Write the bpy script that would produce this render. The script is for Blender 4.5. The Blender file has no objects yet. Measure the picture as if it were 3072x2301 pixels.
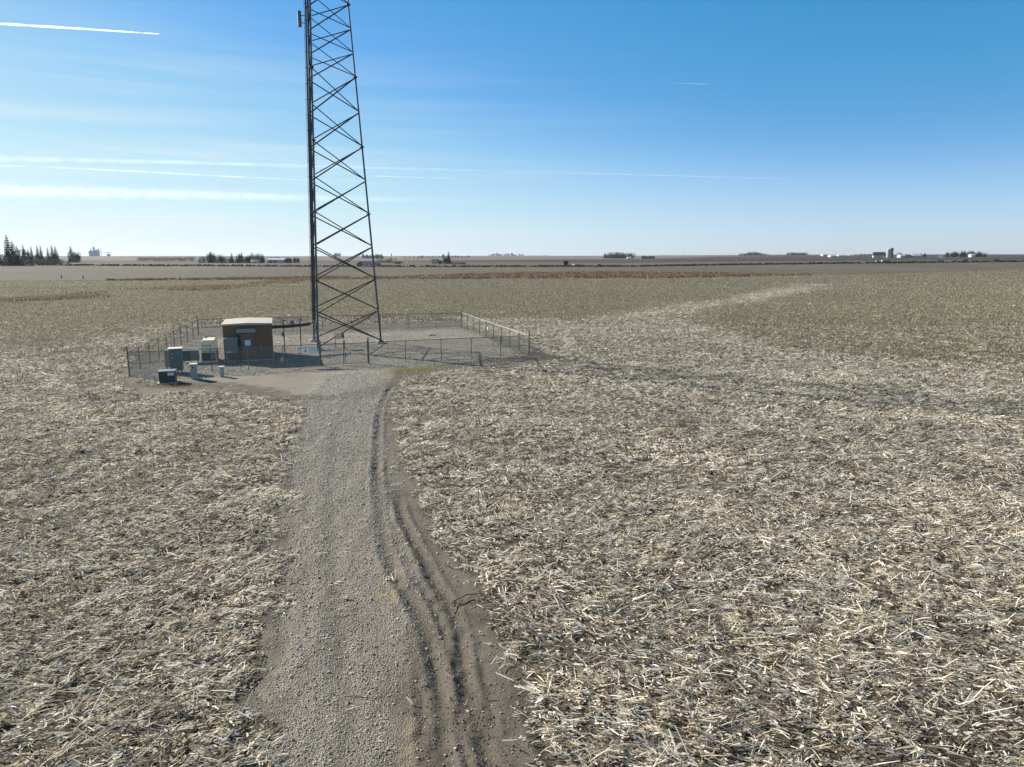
import bpy, math, random
import numpy as np
from mathutils import Vector, Matrix
random.seed(7); rng = np.random.default_rng(11)
sc = bpy.context.scene; COL = sc.collection; R = math.radians

# ------------------------------------------------------------------ camera, sky, sun, exposure
CH = 8.45; FPX = 2048.0; HY = 770.0
PITCH = math.atan((1150.5 - HY) / FPX)
cd = bpy.data.cameras.new('camera'); cam = bpy.data.objects.new('camera', cd); COL.objects.link(cam)
cam.location = (0, 0, CH); cam.rotation_euler = (R(90) - PITCH, 0, 0)
cd.lens = 24; cd.sensor_width = 36; cd.clip_start = 0.1; cd.clip_end = 600000
sc.camera = cam
SUN_EL = R(27.5); SUN_AZ = R(-57.8)            # azimuth from +Y, clockwise positive
sdir = Vector((math.sin(SUN_AZ) * math.cos(SUN_EL), math.cos(SUN_AZ) * math.cos(SUN_EL), math.sin(SUN_EL)))
w = bpy.data.worlds.new('World'); sc.world = w; w.use_nodes = True
nt = w.node_tree; nt.nodes.clear()
def N(nt, t, **k):
    n = nt.nodes.new(t)
    for a, b in k.items(): setattr(n, a, b)
    return n
out = N(nt, 'ShaderNodeOutputWorld'); bg = N(nt, 'ShaderNodeBackground'); sky = N(nt, 'ShaderNodeTexSky')
sky.sky_type = 'NISHITA'; sky.sun_disc = False; sky.sun_elevation = SUN_EL; sky.sun_rotation = SUN_AZ
sky.air_density = 1.0; sky.dust_density = 0.15; sky.ozone_density = 2.2; sky.altitude = 300
bg.inputs[1].default_value = 0.064
# thin streaky cirrus veil low in the sky
tc = N(nt, 'ShaderNodeTexCoord'); mp = N(nt, 'ShaderNodeMapping'); mp.inputs['Scale'].default_value = (1.6, 1.6, 34)
mp.inputs['Rotation'].default_value = (0, R(1.2), 0)
nz = N(nt, 'ShaderNodeTexNoise'); nz.inputs['Scale'].default_value = 1.5; nz.inputs['Detail'].default_value = 5; nz.inputs['Roughness'].default_value = .55
cr = N(nt, 'ShaderNodeMapRange'); cr.inputs[1].default_value = .45; cr.inputs[2].default_value = .75; cr.inputs[3].default_value = 0; cr.inputs[4].default_value = .6
sep = N(nt, 'ShaderNodeSeparateXYZ')
mz = N(nt, 'ShaderNodeMapRange'); mz.inputs[1].default_value = .30; mz.inputs[2].default_value = .08
mx = N(nt, 'ShaderNodeMapRange'); mx.inputs[1].default_value = .25; mx.inputs[2].default_value = -.45
m1 = N(nt, 'ShaderNodeMath', operation='MULTIPLY'); m2 = N(nt, 'ShaderNodeMath', operation='MULTIPLY')
mix = N(nt, 'ShaderNodeMix', data_type='RGBA'); mix.inputs[7].default_value = (7.2, 7.9, 8.3, 1)
L = nt.links.new
L(tc.outputs['Generated'], mp.inputs[0]); L(mp.outputs[0], nz.inputs['Vector']); L(nz.outputs[0], cr.inputs[0])
L(tc.outputs['Generated'], sep.inputs[0]); L(sep.outputs[2], mz.inputs[0]); L(sep.outputs[0], mx.inputs[0])
L(cr.outputs[0], m1.inputs[0]); L(mz.outputs[0], m1.inputs[1]); L(m1.outputs[0], m2.inputs[0]); L(mx.outputs[0], m2.inputs[1])
hue = N(nt, 'ShaderNodeMix', data_type='RGBA', blend_type='MULTIPLY'); hue.inputs[0].default_value = 1; hue.inputs[7].default_value = (.80, 1.0, 1.08, 1)
L(sky.outputs[0], hue.inputs[6]); # camera-like tone response of the open sky: per channel curve on the sky radiance
KS = .116 * .6
def vsc(src, k):
    v = N(nt, 'ShaderNodeVectorMath', operation='SCALE'); v.inputs['Scale'].default_value = k; L(src, v.inputs[0]); return v.outputs[0]
cv = N(nt, 'ShaderNodeRGBCurve')
for ci, pts in enumerate(([(.13, .055), (.16, .075), (.22, .14), (.32, .31), (.40, .43), (.52, .55), (.8, .74), (1.1, .88), (1.66, 1.05)], [(.3, .31), (.45, .42), (.65, .64), (.9, .81), (1.2, .93), (1.66, 1.05)], [(.5, .61), (.6, .70), (.7, .78), (.8, .86), (1.0, .92), (1.3, .97), (1.66, 1.05)])):
    c_ = cv.mapping.curves[ci]; c_.points[0].location = (0, 0); c_.points[1].location = (1, .64)
    for a_, b_ in pts[:-1]: c_.points.new(a_ * .6, b_ * .6)
cv.mapping.update()
hz0 = N(nt, 'ShaderNodeMapRange'); hz0.inputs[1].default_value = .0; hz0.inputs[2].default_value = .16; hz0.inputs[3].default_value = 1; hz0.inputs[4].default_value = 0
hm0 = N(nt, 'ShaderNodeMix', data_type='RGBA', blend_type='MULTIPLY'); hm0.inputs[7].default_value = (1.0, 1.03, 1.30, 1)
L(sep.outputs[2], hz0.inputs[0]); L(hz0.outputs[0], hm0.inputs[0]); L(hue.outputs[2], hm0.inputs[6]); L(vsc(hm0.outputs[2], KS), cv.inputs[1])
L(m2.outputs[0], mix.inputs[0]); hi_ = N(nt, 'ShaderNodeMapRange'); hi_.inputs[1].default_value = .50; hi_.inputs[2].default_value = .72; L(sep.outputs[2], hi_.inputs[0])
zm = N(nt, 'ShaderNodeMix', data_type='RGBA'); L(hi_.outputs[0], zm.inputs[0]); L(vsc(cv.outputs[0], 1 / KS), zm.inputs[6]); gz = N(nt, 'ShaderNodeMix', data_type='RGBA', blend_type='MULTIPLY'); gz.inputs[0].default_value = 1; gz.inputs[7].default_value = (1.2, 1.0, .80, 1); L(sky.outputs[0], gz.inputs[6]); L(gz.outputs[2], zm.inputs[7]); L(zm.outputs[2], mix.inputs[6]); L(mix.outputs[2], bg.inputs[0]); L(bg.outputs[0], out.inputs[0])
sl = bpy.data.lights.new('sun', 'SUN'); so = bpy.data.objects.new('sun', sl); COL.objects.link(so)
sl.energy = 5.0; sl.angle = R(.35); sl.color = (1, .93, .82)
so.rotation_euler = sdir.to_track_quat('Z', 'Y').to_euler()
sc.view_settings.view_transform = 'Standard'; sc.view_settings.look = 'None'
sc.view_settings.exposure = 0.86; sc.view_settings.gamma = 1

# ------------------------------------------------------------------ helpers: pixels of the photo -> places in the world
cp, sp_ = math.cos(PITCH), math.sin(PITCH)
def ray(px, py):
    u = (px - 1536) / FPX; v = (1150.5 - py) / FPX
    return np.array([u, cp + v * sp_, -sp_ + v * cp])
def gp(px, py, z=0.0):
    d = ray(px, py); t = (z - CH) / d[2]; return np.array([d[0] * t, d[1] * t, z])
def gpl(pts): return np.array([gp(a, b)[:2] for a, b in pts])
def far(px, py, Y):
    d = ray(px, py); t = Y / d[1]; return np.array([d[0] * t, Y, CH + d[2] * t])

def hash2(i, j, s):
    i = i.astype(np.int64); j = j.astype(np.int64)
    h = (i * 374761393 + j * 668265263 + s * 1442695041) & 0x7fffffff
    h = ((h ^ (h >> 13)) * 1274126177) & 0x7fffffff
    return ((h ^ (h >> 16)) & 0xffff) / 65535.0
def vnoise(x, y, s=0):
    xi = np.floor(x); yi = np.floor(y); fx = x - xi; fy = y - yi
    fx = fx * fx * (3 - 2 * fx); fy = fy * fy * (3 - 2 * fy)
    a = hash2(xi, yi, s); b = hash2(xi + 1, yi, s); c = hash2(xi, yi + 1, s); d = hash2(xi + 1, yi + 1, s)
    return (a * (1 - fx) + b * fx) * (1 - fy) + (c * (1 - fx) + d * fx) * fy
def fbm(x, y, s=0, o=3):
    r = 0; a = .5; t = 0
    for k in range(o):
        r = r + a * vnoise(x, y, s + k); t += a; a *= .5; x = x * 2.03 + 3.1; y = y * 2.03 + 1.7
    return r / t
def sstep(a, b, x):
    t = np.clip((x - a) / (b - a), 0, 1); return t * t * (3 - 2 * t)
def polydist(x, y, poly, closed=True):
    """signed distance, positive inside (closed) or plain distance (open)"""
    n = len(poly); d = np.full(x.shape, 1e9); ins = np.zeros(x.shape, bool)
    for i in range(n if closed else n - 1):
        ax, ay = poly[i]; bx, by = poly[(i + 1) % n]
        ex_, ey_ = bx - ax, by - ay; l2 = ex_ * ex_ + ey_ * ey_ + 1e-12
        t = np.clip(((x - ax) * ex_ + (y - ay) * ey_) / l2, 0, 1)
        d = np.minimum(d, (x - ax - t * ex_) ** 2 + (y - ay - t * ey_) ** 2)
        if closed and ay != by:
            c = ((ay > y) != (by > y)) & (x < (bx - ax) * (y - ay) / (by - ay) + ax); ins ^= c
    d = np.sqrt(d)
    return np.where(ins, d, -d) if closed else d

# ------------------------------------------------------------------ layout polygons (ground plane)
DRIVE = gpl([(735, 2301), (765, 2000), (795, 1700), (835, 1450), (870, 1320), (905, 1245), (880, 1205), (1000, 1120), (1120, 1115), (1175, 1150), (1165, 1200), (1160, 1300),
             (1185, 1450), (1230, 1600), (1290, 1750), (1330, 1850), (1280, 1950), (1225, 2050), (1210, 2150), (1200, 2301)])
DRIVE = np.vstack([[-2.1, 3.5], [-2.9, 7.0], [-3.6, 9.6], DRIVE, [-1.65, 9.6], [-1.5, 7.0], [-1.4, 3.5]])
DRIVE[0] = (-4.5, 3.5); DRIVE[1] = (-4.2, 7.0); DRIVE[2] = (-4.05, 9.4)
FREE = gpl([(765, 2301), (800, 2000), (830, 1700), (850, 1500), (868, 1350), (905, 1235), (860, 1200), (700, 1185), (560, 1172), (430, 1190), (375, 1160), (360, 1110), (560, 1000), (590, 984),
            (1385, 968), (1600, 1052), (1690, 1078), (1600, 1092), (1300, 1118), (1210, 1140), (1180, 1180), (1180, 1250), (1190, 1320), (1235, 1420), (1290, 1550), (1330, 1640), (1430, 1740),
            (1470, 1850), (1520, 2000), (1590, 2150), (1640, 2301)])
FREE = np.vstack([[-4.4, 3.0], [-4.0, 7.0], FREE, [0.7, 7.0], [0.9, 3.0]])
FLAT = gpl([(3400, 1190), (3072, 1125), (2778, 1082), (2570, 1068), (2360, 1040), (2222, 1003), (2075, 965), (2060, 945), (2110, 925), (2250, 905), (2360, 885), (2500, 852), (2440, 848), (2300, 872),
            (2200, 895), (2060, 912), (1960, 930), (1850, 942), (1700, 960), (1400, 950), (1000, 950), (600, 962), (420, 990), (200, 1030), (-300, 1080), (-2500, 1500)])
FLAT = np.vstack([FLAT, [-60, 4], [60, 4]])
C0 = gp(389, 1129)[:2]; C1 = gp(1587, 1067)[:2]; C2 = gp(1385.5, 981)[:2]; C3 = gp(596, 1006)[:2]
ANG = math.atan2(*(C1 - C0)[::-1]) * .5 + math.atan2(*(C2 - C3)[::-1]) * .5
EX = np.array([math.cos(ANG), math.sin(ANG)]); EY = np.array([-EX[1], EX[0]])
PADM = np.vstack([C0 + EX * -.3 + EY * -.3, gpl([(425, 1148), (600, 1147), (760, 1160), (880, 1190), (1000, 1190), (1180, 1150), (1200, 1112)]), C1 + EX * .1 - EY * .1, C2 + EX * .1 + EY * .1, C3 - EX * .3 + EY * .1])
RUTS = [(gpl([(1178, 1152), (1142, 1222), (1132, 1333), (1132, 1472), (1152, 1640), (1208, 1764), (1257, 1847), (1305, 2000), (1333, 2301)]), .14, .07),
        (gpl([(1188, 1480), (1212, 1560), (1291, 1722), (1368, 1860), (1389, 2000), (1430, 2165), (1465, 2301)]), .13, .07),
        (gpl([(1225, 1880), (1250, 1960), (1262, 2083), (1284, 2301)]), .10, .05),
        (gpl([(1290, 1740), (1318, 1850), (1345, 1960), (1380, 2100), (1405, 2301)]), .10, .045),
        (gpl([(1435, 2010), (1452, 2080), (1475, 2200), (1500, 2301)]), .10, .06),
        (gpl([(1541, 2055), (1597, 2165), (1650, 2301)]), .10, .08),
        (gpl([(1070, 1152), (1020, 1250), (993, 1390), (986, 1600), (1000, 1750), (1010, 1900), (1030, 2083), (1040, 2301)]), .22, .02),
        (gpl([(880, 1350), (868, 1500), (862, 1650), (850, 1800), (830, 2000)]), .2, .02)]
def ext(p):
    v = p[-1] - p[-2]; v = v / np.linalg.norm(v); return np.vstack([p, p[-1] + v * 7])
def smooth(p):
    q = np.vstack([2 * p[0] - p[1], p, 2 * p[-1] - p[-2]]); o = []
    for i in range(1, len(q) - 2):
        for t in np.linspace(0, 1, 4, endpoint=False):
            o.append(.5 * (2 * q[i] + (q[i + 1] - q[i - 1]) * t + (2 * q[i - 1] - 5 * q[i] + 4 * q[i + 1] - q[i + 2]) * t * t + (3 * q[i] - q[i - 1] - 3 * q[i + 1] + q[i + 2]) * t ** 3))
    return np.array(o + [p[-1]])
RUTS = [(smooth(ext(p) if p[-1][1] < 10.6 else p), a, b) for p, a, b in RUTS]

FU = [-900, 0, 900, 1400, 1900, 2300, 3072, 4000]
FD = [300, 620, 1000, 1800, 3500, 6000, 12000]
FY = [None, [792, 793, 797, 798, 797, 791, 783, 783], [786, 786, 787, 787, 787, 779, 776, 776], [779, 779, 780, 779, 778, 773, 770.5, 770.5],
      [768.2, 768.2, 767.8, 767.8, 767, 765, 763, 763], None, None]
FZ = np.zeros((len(FD), len(FU)))
for i, row in enumerate(FY):
    if row: FZ[i] = [far(1536, yy, FD[i])[2] for yy in row]
FZ[5] = FZ[4] - 4; FZ[6] = FZ[4] - 12
def terrain(x, y):
    x = np.asarray(x, float); y = np.asarray(y, float)
    ys = np.maximum(y, 1.0); u = np.clip(x / ys * FPX + 1536, FU[0], FU[-1])
    rows = np.array([np.interp(u, FU, FZ[i]) for i in range(len(FD))])
    ld = np.log(np.array(FD)); l = np.clip(np.log(np.clip(ys, 1, 1e9)), ld[0], ld[-1])
    k = np.clip(np.searchsorted(ld, l) - 1, 0, len(FD) - 2)
    t = (l - ld[k]) / (ld[k + 1] - ld[k]); t = t * t * (3 - 2 * t)
    a = np.take_along_axis(rows, k[None], 0)[0]; b = np.take_along_axis(rows, (k + 1)[None], 0)[0]
    z = a * (1 - t) + b * t
    z = np.where(y < 300, 0, z)
    big = sstep(1200, 3500, ys)
    return z + big * (fbm(x / 900, y / 900, 5, 3) - .5) * 6
def ground(x, y, rows=True):
    x = np.asarray(x, float); y = np.asarray(y, float)
    z = terrain(x, y)
    near = 1 - sstep(120, 200, np.hypot(x, y))
    free = polydist(x, y, FREE)
    f = sstep(-.6, .3, free)
    z = z + near * ((fbm(x * .8, y * .8, 21, 3) - .5) * .12 * (1 - f * .75) + (fbm(x * 5, y * 5, 31, 2) - .5) * .035 * (1 - f * .4))
    m = (y < 75) & (np.abs(x + 6) < 16)
    if m.any():
        xm, ym = x[m], y[m]; dz = np.zeros(xm.shape)
        wx = xm + (vnoise(ym * 1.3, ym * 0, 91) - .5) * .05
        for p, wd, dp in RUTS:
            d = polydist(wx, ym, p, False)
            dpn = dp * .85 * (.45 + .55 * sstep(.15, .6, vnoise(ym * .45, wd * 999 + ym * 0, 52))) * (.45 + 1.0 * vnoise(xm * .5 + wd * 77, ym * .7, 51)) * sstep(.1, 2.2, np.hypot(xm - p[0][0], ym - p[0][1]))
            dz -= dpn * np.exp(-(d / wd) ** 2 * 1.3) - dpn * .65 * np.exp(-((d - wd * 1.9) / (wd * .6)) ** 2)
            if dp > .04: dz += np.exp(-(d / (wd * 2.6)) ** 2) * (fbm(xm * 6, ym * 3.5, 61, 3) - .5) * .035
        z = z.copy(); z[m] += dz
    return z
def H(x, y): return float(ground(np.array([x]), np.array([y]))[0])

# ------------------------------------------------------------------ mesh helpers
def mesh_np(name, V, F, mat, parent=None, cols=None, smooth=False, attrs=None):
    me = bpy.data.meshes.new(name); V = np.asarray(V, np.float32); F = np.asarray(F, np.int32)
    me.vertices.add(len(V)); me.vertices.foreach_set('co', V.ravel())
    k = F.shape[1]; me.loops.add(F.size); me.loops.foreach_set('vertex_index', F.ravel())
    me.polygons.add(len(F)); me.polygons.foreach_set('loop_start', np.arange(0, F.size, k, dtype=np.int32))
    me.polygons.foreach_set('loop_total', np.full(len(F), k, np.int32))
    if smooth: me.polygons.foreach_set('use_smooth', np.ones(len(F), bool))
    me.update(calc_edges=True)
    if cols is not None:
        a = me.color_attributes.new('tint', 'FLOAT_COLOR', 'POINT')
        c = np.ones((len(V), 4), np.float32); c[:, :3] = cols; a.data.foreach_set('color', c.ravel())
    for an, av in (attrs or {}).items():
        a = me.attributes.new(an, 'FLOAT', 'POINT'); a.data.foreach_set('value', np.asarray(av, np.float32).ravel())
    me.materials.append(mat)
    o = bpy.data.objects.new(name, me); COL.objects.link(o)
    if parent is not None: o.parent = parent
    return o
def tag(o, label=None, cat=None, group=None, kind=None):
    if label: o['label'] = label
    if cat: o['category'] = cat
    if group: o['group'] = group
    if kind: o['kind'] = kind
    return o
def empty(name, loc, rz=0, label=None, cat=None, group=None):
    o = bpy.data.objects.new(name, None); COL.objects.link(o); o.location = loc; o.rotation_euler = (0, 0, rz)
    o.empty_display_size = .3
    return tag(o, label, cat, group)
class MB:
    def __init__(s): s.v = []; s.f = []
    def box(s, x0, x1, y0, y1, z0, z1, taper=0):
        b = len(s.v); t = taper
        s.v += [(x0, y0, z0), (x1, y0, z0), (x1, y1, z0), (x0, y1, z0), (x0 + t, y0 + t, z1), (x1 - t, y0 + t, z1), (x1 - t, y1 - t, z1), (x0 + t, y1 - t, z1)]
        s.f += [tuple(b + i for i in q) for q in ((0, 3, 2, 1), (4, 5, 6, 7), (0, 1, 5, 4), (1, 2, 6, 5), (2, 3, 7, 6), (3, 0, 4, 7))]; return s
    def tube(s, p0, p1, r0, r1=None, n=8, cap=True):
        r1 = r0 if r1 is None else r1; p0 = Vector(p0); p1 = Vector(p1); d = (p1 - p0)
        if d.length < 1e-6: return s
        q = d.to_track_quat('Z', 'Y'); b = len(s.v)
        for p, r in ((p0, r0), (p1, r1)):
            for i in range(n):
                a = 2 * math.pi * i / n; s.v.append(tuple(p + q @ Vector((math.cos(a) * r, math.sin(a) * r, 0))))
        for i in range(n):
            j = (i + 1) % n; s.f.append((b + i, b + j, b + n + j, b + n + i))
        if cap: s.f.append(tuple(b + i for i in range(n))[::-1]); s.f.append(tuple(b + n + i for i in range(n)))
        return s
    def path(s, pts, r, n=6):
        pts = [Vector(p) for p in pts]; b = len(s.v)
        for k, p in enumerate(pts):
            d = (pts[min(k + 1, len(pts) - 1)] - pts[max(k - 1, 0)]); q = d.to_track_quat('Z', 'Y')
            rr = r[k] if hasattr(r, '__len__') else r
            for i in range(n):
                a = 2 * math.pi * i / n; s.v.append(tuple(p + q @ Vector((math.cos(a) * rr, math.sin(a) * rr, 0))))
        for k in range(len(pts) - 1):
            for i in range(n):
                j = (i + 1) % n; s.f.append((b + k * n + i, b + k * n + j, b + k * n + n + j, b + k * n + n + i))
        s.f.append(tuple(b + i for i in range(n))[::-1]); e = b + (len(pts) - 1) * n; s.f.append(tuple(e + i for i in range(n)))
        return s
    def prism(s, pts, y0, y1):            # outline in x,z extruded along y
        b = len(s.v); n = len(pts)
        s.v += [(x, y0, z) for x, z in pts] + [(x, y1, z) for x, z in pts]
        s.f += [tuple(b + i for i in range(n)), tuple(b + n + i for i in range(n))[::-1]]
        for i in range(n):
            j = (i + 1) % n; s.f.append((b + j, b + i, b + n + i, b + n + j))
        return s
    def quad(s, a, b_, c, d):
        b = len(s.v); s.v += [tuple(a), tuple(b_), tuple(c), tuple(d)]; s.f.append((b, b + 1, b + 2, b + 3)); return s
    def build(s, name, mat, parent=None, bevel=0, smooth=False, loc=None):
        me = bpy.data.meshes.new(name); me.from_pydata(s.v, [], s.f); me.update()
        if smooth:
            me.polygons.foreach_set('use_smooth', [True] * len(me.polygons))
        me.materials.append(mat); o = bpy.data.objects.new(name, me); COL.objects.link(o)
        if parent is not None: o.parent = parent
        if loc is not None: o.location = loc
        if bevel:
            m = o.modifiers.new('bevel', 'BEVEL'); m.width = bevel; m.segments = 2; m.limit_method = 'ANGLE'
        return o
def copy_tree(o, parent=None):
    c = o.copy(); COL.objects.link(c)
    if parent is not None: c.parent = parent
    for ch in [k for k in ALLCH.get(o.name, [])]: copy_tree(ch, c)
    return c
ALLCH = {}
def reg(o):
    ALLCH[o.name] = list(o.children)
    for c in o.children: reg(c)

# ------------------------------------------------------------------ materials
def mat(name, col, rough=.7, metal=0, var=.12, scale=6, bump=0, bscale=40, tint=False, trans=0, spec=.5):
    m = bpy.data.materials.new(name); m.use_nodes = True; t = m.node_tree; b = t.nodes['Principled BSDF']
    b.inputs['Roughness'].default_value = rough; b.inputs['Metallic'].default_value = metal; b.inputs['Specular IOR Level'].default_value = spec
    l = t.links.new
    tcn = N(t, 'ShaderNodeTexCoord')
    no = N(t, 'ShaderNodeTexNoise'); no.inputs['Scale'].default_value = scale; no.inputs['Detail'].default_value = 6; no.inputs['Roughness'].default_value = .65
    l(tcn.outputs['Object'], no.inputs['Vector'])
    mr = N(t, 'ShaderNodeMapRange'); mr.inputs[1].default_value = .25; mr.inputs[2].default_value = .75; mr.inputs[3].default_value = 1 - var; mr.inputs[4].default_value = 1 + var
    l(no.outputs[0], mr.inputs[0])
    vm = N(t, 'ShaderNodeVectorMath', operation='SCALE'); l(mr.outputs[0], vm.inputs['Scale'])
    if tint:
        at = N(t, 'ShaderNodeAttribute'); at.attribute_name = 'tint'; l(at.outputs['Color'], vm.inputs[0])
    else: vm.inputs[0].default_value = col
    l(vm.outputs[0], b.inputs['Base Color'])
    if bump:
        n2 = N(t, 'ShaderNodeTexNoise'); n2.inputs['Scale'].default_value = bscale; n2.inputs['Detail'].default_value = 4
        l(tcn.outputs['Object'], n2.inputs['Vector']); bp = N(t, 'ShaderNodeBump'); bp.inputs['Strength'].default_value = bump; bp.inputs['Distance'].default_value = .02
        l(n2.outputs[0], bp.inputs['Height']); l(bp.outputs[0], b.inputs['Normal'])
    if trans:
        tr = N(t, 'ShaderNodeBsdfTranslucent'); l(vm.outputs[0], tr.inputs[0]); mx_ = N(t, 'ShaderNodeMixShader'); mx_.inputs[0].default_value = trans
        l(b.outputs[0], mx_.inputs[1]); l(tr.outputs[0], mx_.inputs[2]); l(mx_.outputs[0], t.nodes['Material Output'].inputs[0])
    return m
def colnoise(t, coord, scale, stops, detail=5, rough=.6, typ='noise', vscale=None):
    l = t.links.new
    if vscale:
        mpn = N(t, 'ShaderNodeMapping'); mpn.inputs['Scale'].default_value = vscale; l(coord, mpn.inputs[0]); coord = mpn.outputs[0]
    if typ == 'noise':
        n = N(t, 'ShaderNodeTexNoise'); n.inputs['Detail'].default_value = detail; n.inputs['Roughness'].default_value = rough; o = n.outputs[0]
    else:
        n = N(t, 'ShaderNodeTexVoronoi'); o = n.outputs['Color'] if typ == 'vcol' else n.outputs['Distance']
    n.inputs['Scale'].default_value = scale; l(coord, n.inputs['Vector'])
    r = N(t, 'ShaderNodeValToRGB'); e = r.color_ramp.elements
    while len(e) > 1: e.remove(e[-1])
    e[0].position = stops[0][0]; e[0].color = (*stops[0][1], 1)
    for p_, c_ in stops[1:]:
        k = e.new(p_); k.color = (*c_, 1)
    l(o, r.inputs[0]); return r.outputs[0], o
def groundmat(name, kind):
    m = bpy.data.materials.new(name); m.use_nodes = True; t = m.node_tree; b = t.nodes['Principled BSDF']; l = t.links.new
    b.inputs['Roughness'].default_value = .95; b.inputs['Specular IOR Level'].default_value = .15
    geo = N(t, 'ShaderNodeNewGeometry'); P = geo.outputs['Position']
    def mixc(f, a, c, blend='MIX'):
        mm = N(t, 'ShaderNodeMix', data_type='RGBA', blend_type=blend)
        for s_, v_ in ((0, f), (6, a), (7, c)):
            if isinstance(v_, (int, float)): mm.inputs[s_].default_value = v_
            elif isinstance(v_, tuple): mm.inputs[s_].default_value = (*v_, 1)
            else: l(v_, mm.inputs[s_])
        return mm.outputs[2]
    def attr(n):
        a = N(t, 'ShaderNodeAttribute'); a.attribute_name = n; return a.outputs['Fac']
    def bump(h, s, d, prev=None):
        bp = N(t, 'ShaderNodeBump'); bp.inputs['Strength'].default_value = s; bp.inputs['Distance'].default_value = d; l(h, bp.inputs['Height'])
        if prev: l(prev, bp.inputs['Normal'])
        return bp.outputs[0]
    if kind == 'soil':
        c1, h1 = colnoise(t, P, .9, [(.3, (.125, .112, .09)), (.7, (.21, .19, .155))], 8, .65)
        c2, h2 = colnoise(t, P, 26, [(.3, (.075, .06, .045)), (.65, (.19, .162, .125)), (.8, (.27, .24, .19))], 6, .7)
        soil = mixc(.5, c1, c2)
        s1, hs = colnoise(t, P, 30, [(.44, (.035, .029, .022)), (.56, (.11, .093, .07)), (.68, (.40, .36, .29))], 4, .75)
        s2, hs2 = colnoise(t, P, 1.2, [(.3, (.72, .72, .7)), (.7, (1.12, 1.1, 1.05))], 5, .6)
        straw = mixc(1.0, s1, s2, 'MULTIPLY')
        st_ = mixc(attr('stub'), (1.0, 1.0, 1.0), (.95, .93, .72)); straw = mixc(1.0, straw, st_, 'MULTIPLY')
        dt = N(t, 'ShaderNodeVectorMath', operation='DOT_PRODUCT'); l(P, dt.inputs[0]); dt.inputs[1].default_value = (float(EY[0]), float(EY[1]), 0)
        m9 = N(t, 'ShaderNodeMath', operation='MULTIPLY'); l(dt.outputs['Value'], m9.inputs[0]); m9.inputs[1].default_value = 2 * math.pi / 9.14
        sn = N(t, 'ShaderNodeMath', operation='SINE'); l(m9.outputs[0], sn.inputs[0])
        mr9 = N(t, 'ShaderNodeMapRange'); mr9.inputs[1].default_value = -1; mr9.inputs[3].default_value = .86; mr9.inputs[4].default_value = 1.1; l(sn.outputs[0], mr9.inputs[0])
        straw = mixc(1.0, straw, mr9.outputs[0], 'MULTIPLY')
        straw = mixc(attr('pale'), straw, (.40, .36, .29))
        c = mixc(attr('straw'), soil, straw)
        c = mixc(attr('mud'), c, (.098, .085, .066))
        l(c, b.inputs['Base Color'])
        n = bump(h1, .4, .05); n = bump(h2, .6, .02, n); l(n, b.inputs['Normal'])
    if kind == 'gravel':
        # stones: voronoi cells with their own colour and rounded bump, over dusty fines
        v = N(t, 'ShaderNodeTexVoronoi'); v.inputs['Scale'].default_value = 34; l(P, v.inputs['Vector'])
        r = N(t, 'ShaderNodeValToRGB'); e = r.color_ramp.elements; e[0].color = (.10, .088, .072, 1); e[1].color = (.48, .44, .375, 1)
        sx = N(t, 'ShaderNodeSeparateColor'); l(v.outputs['Color'], sx.inputs[0]); l(sx.outputs[0], r.inputs[0])
        c2, h2 = colnoise(t, P, .55, [(.35, (.17, .15, .12)), (.65, (.28, .25, .205))], 7, .65)
        c3, h3 = colnoise(t, P, 60, [(.3, (.15, .13, .10)), (.7, (.36, .32, .27))], 4, .7)
        c = mixc(.45, r.outputs[0], c2); c = mixc(.25, c, c3)
        c6, h6 = colnoise(t, P, 2.6, [(.3, (.68, .67, .66)), (.7, (1.24, 1.23, 1.2))], 6, .6, vscale=(1, .07, 1)); c = mixc(1.0, c, c6, 'MULTIPLY')
        c5, h5 = colnoise(t, P, 14, [(.35, (.11, .095, .074)), (.7, (.23, .20, .16))], 5, .7)
        c = mixc(attr('edge'), c, c5)
        c = mixc(attr('mud'), c, (.10, .088, .068))
        c = mixc(attr('clay'), c, (.33, .265, .165))
        l(c, b.inputs['Base Color'])
        n = bump(v.outputs['Distance'], 1, -.03); n = bump(h3, .4, .012, n); l(n, b.inputs['Normal'])
    if kind == 'pad':
        v = N(t, 'ShaderNodeTexVoronoi'); v.inputs['Scale'].default_value = 16; l(P, v.inputs['Vector'])
        r = N(t, 'ShaderNodeValToRGB'); e = r.color_ramp.elements; e[0].color = (.14, .125, .105, 1); e[1].color = (.42, .385, .34, 1)
        sx = N(t, 'ShaderNodeSeparateColor'); l(v.outputs['Color'], sx.inputs[0]); l(sx.outputs[0], r.inputs[0])
        c2, h2 = colnoise(t, P, .3, [(.35, (.13, .115, .09)), (.5, (.22, .195, .155)), (.68, (.31, .275, .22))], 9, .72)
        c = mixc(.6, r.outputs[0], c2)
        c5, h5 = colnoise(t, P, 6, [(.35, (.10, .08, .06)), (.7, (.19, .16, .125))], 5, .7)
        c = mixc(attr('edge'), c, c5)
        c = mixc(attr('mud'), c, (.10, .08, .06))
        l(c, b.inputs['Base Color']); l(bump(h2, .5, .1, bump(v.outputs['Distance'], .8, -.04)), b.inputs['Normal'])
    return m
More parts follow.
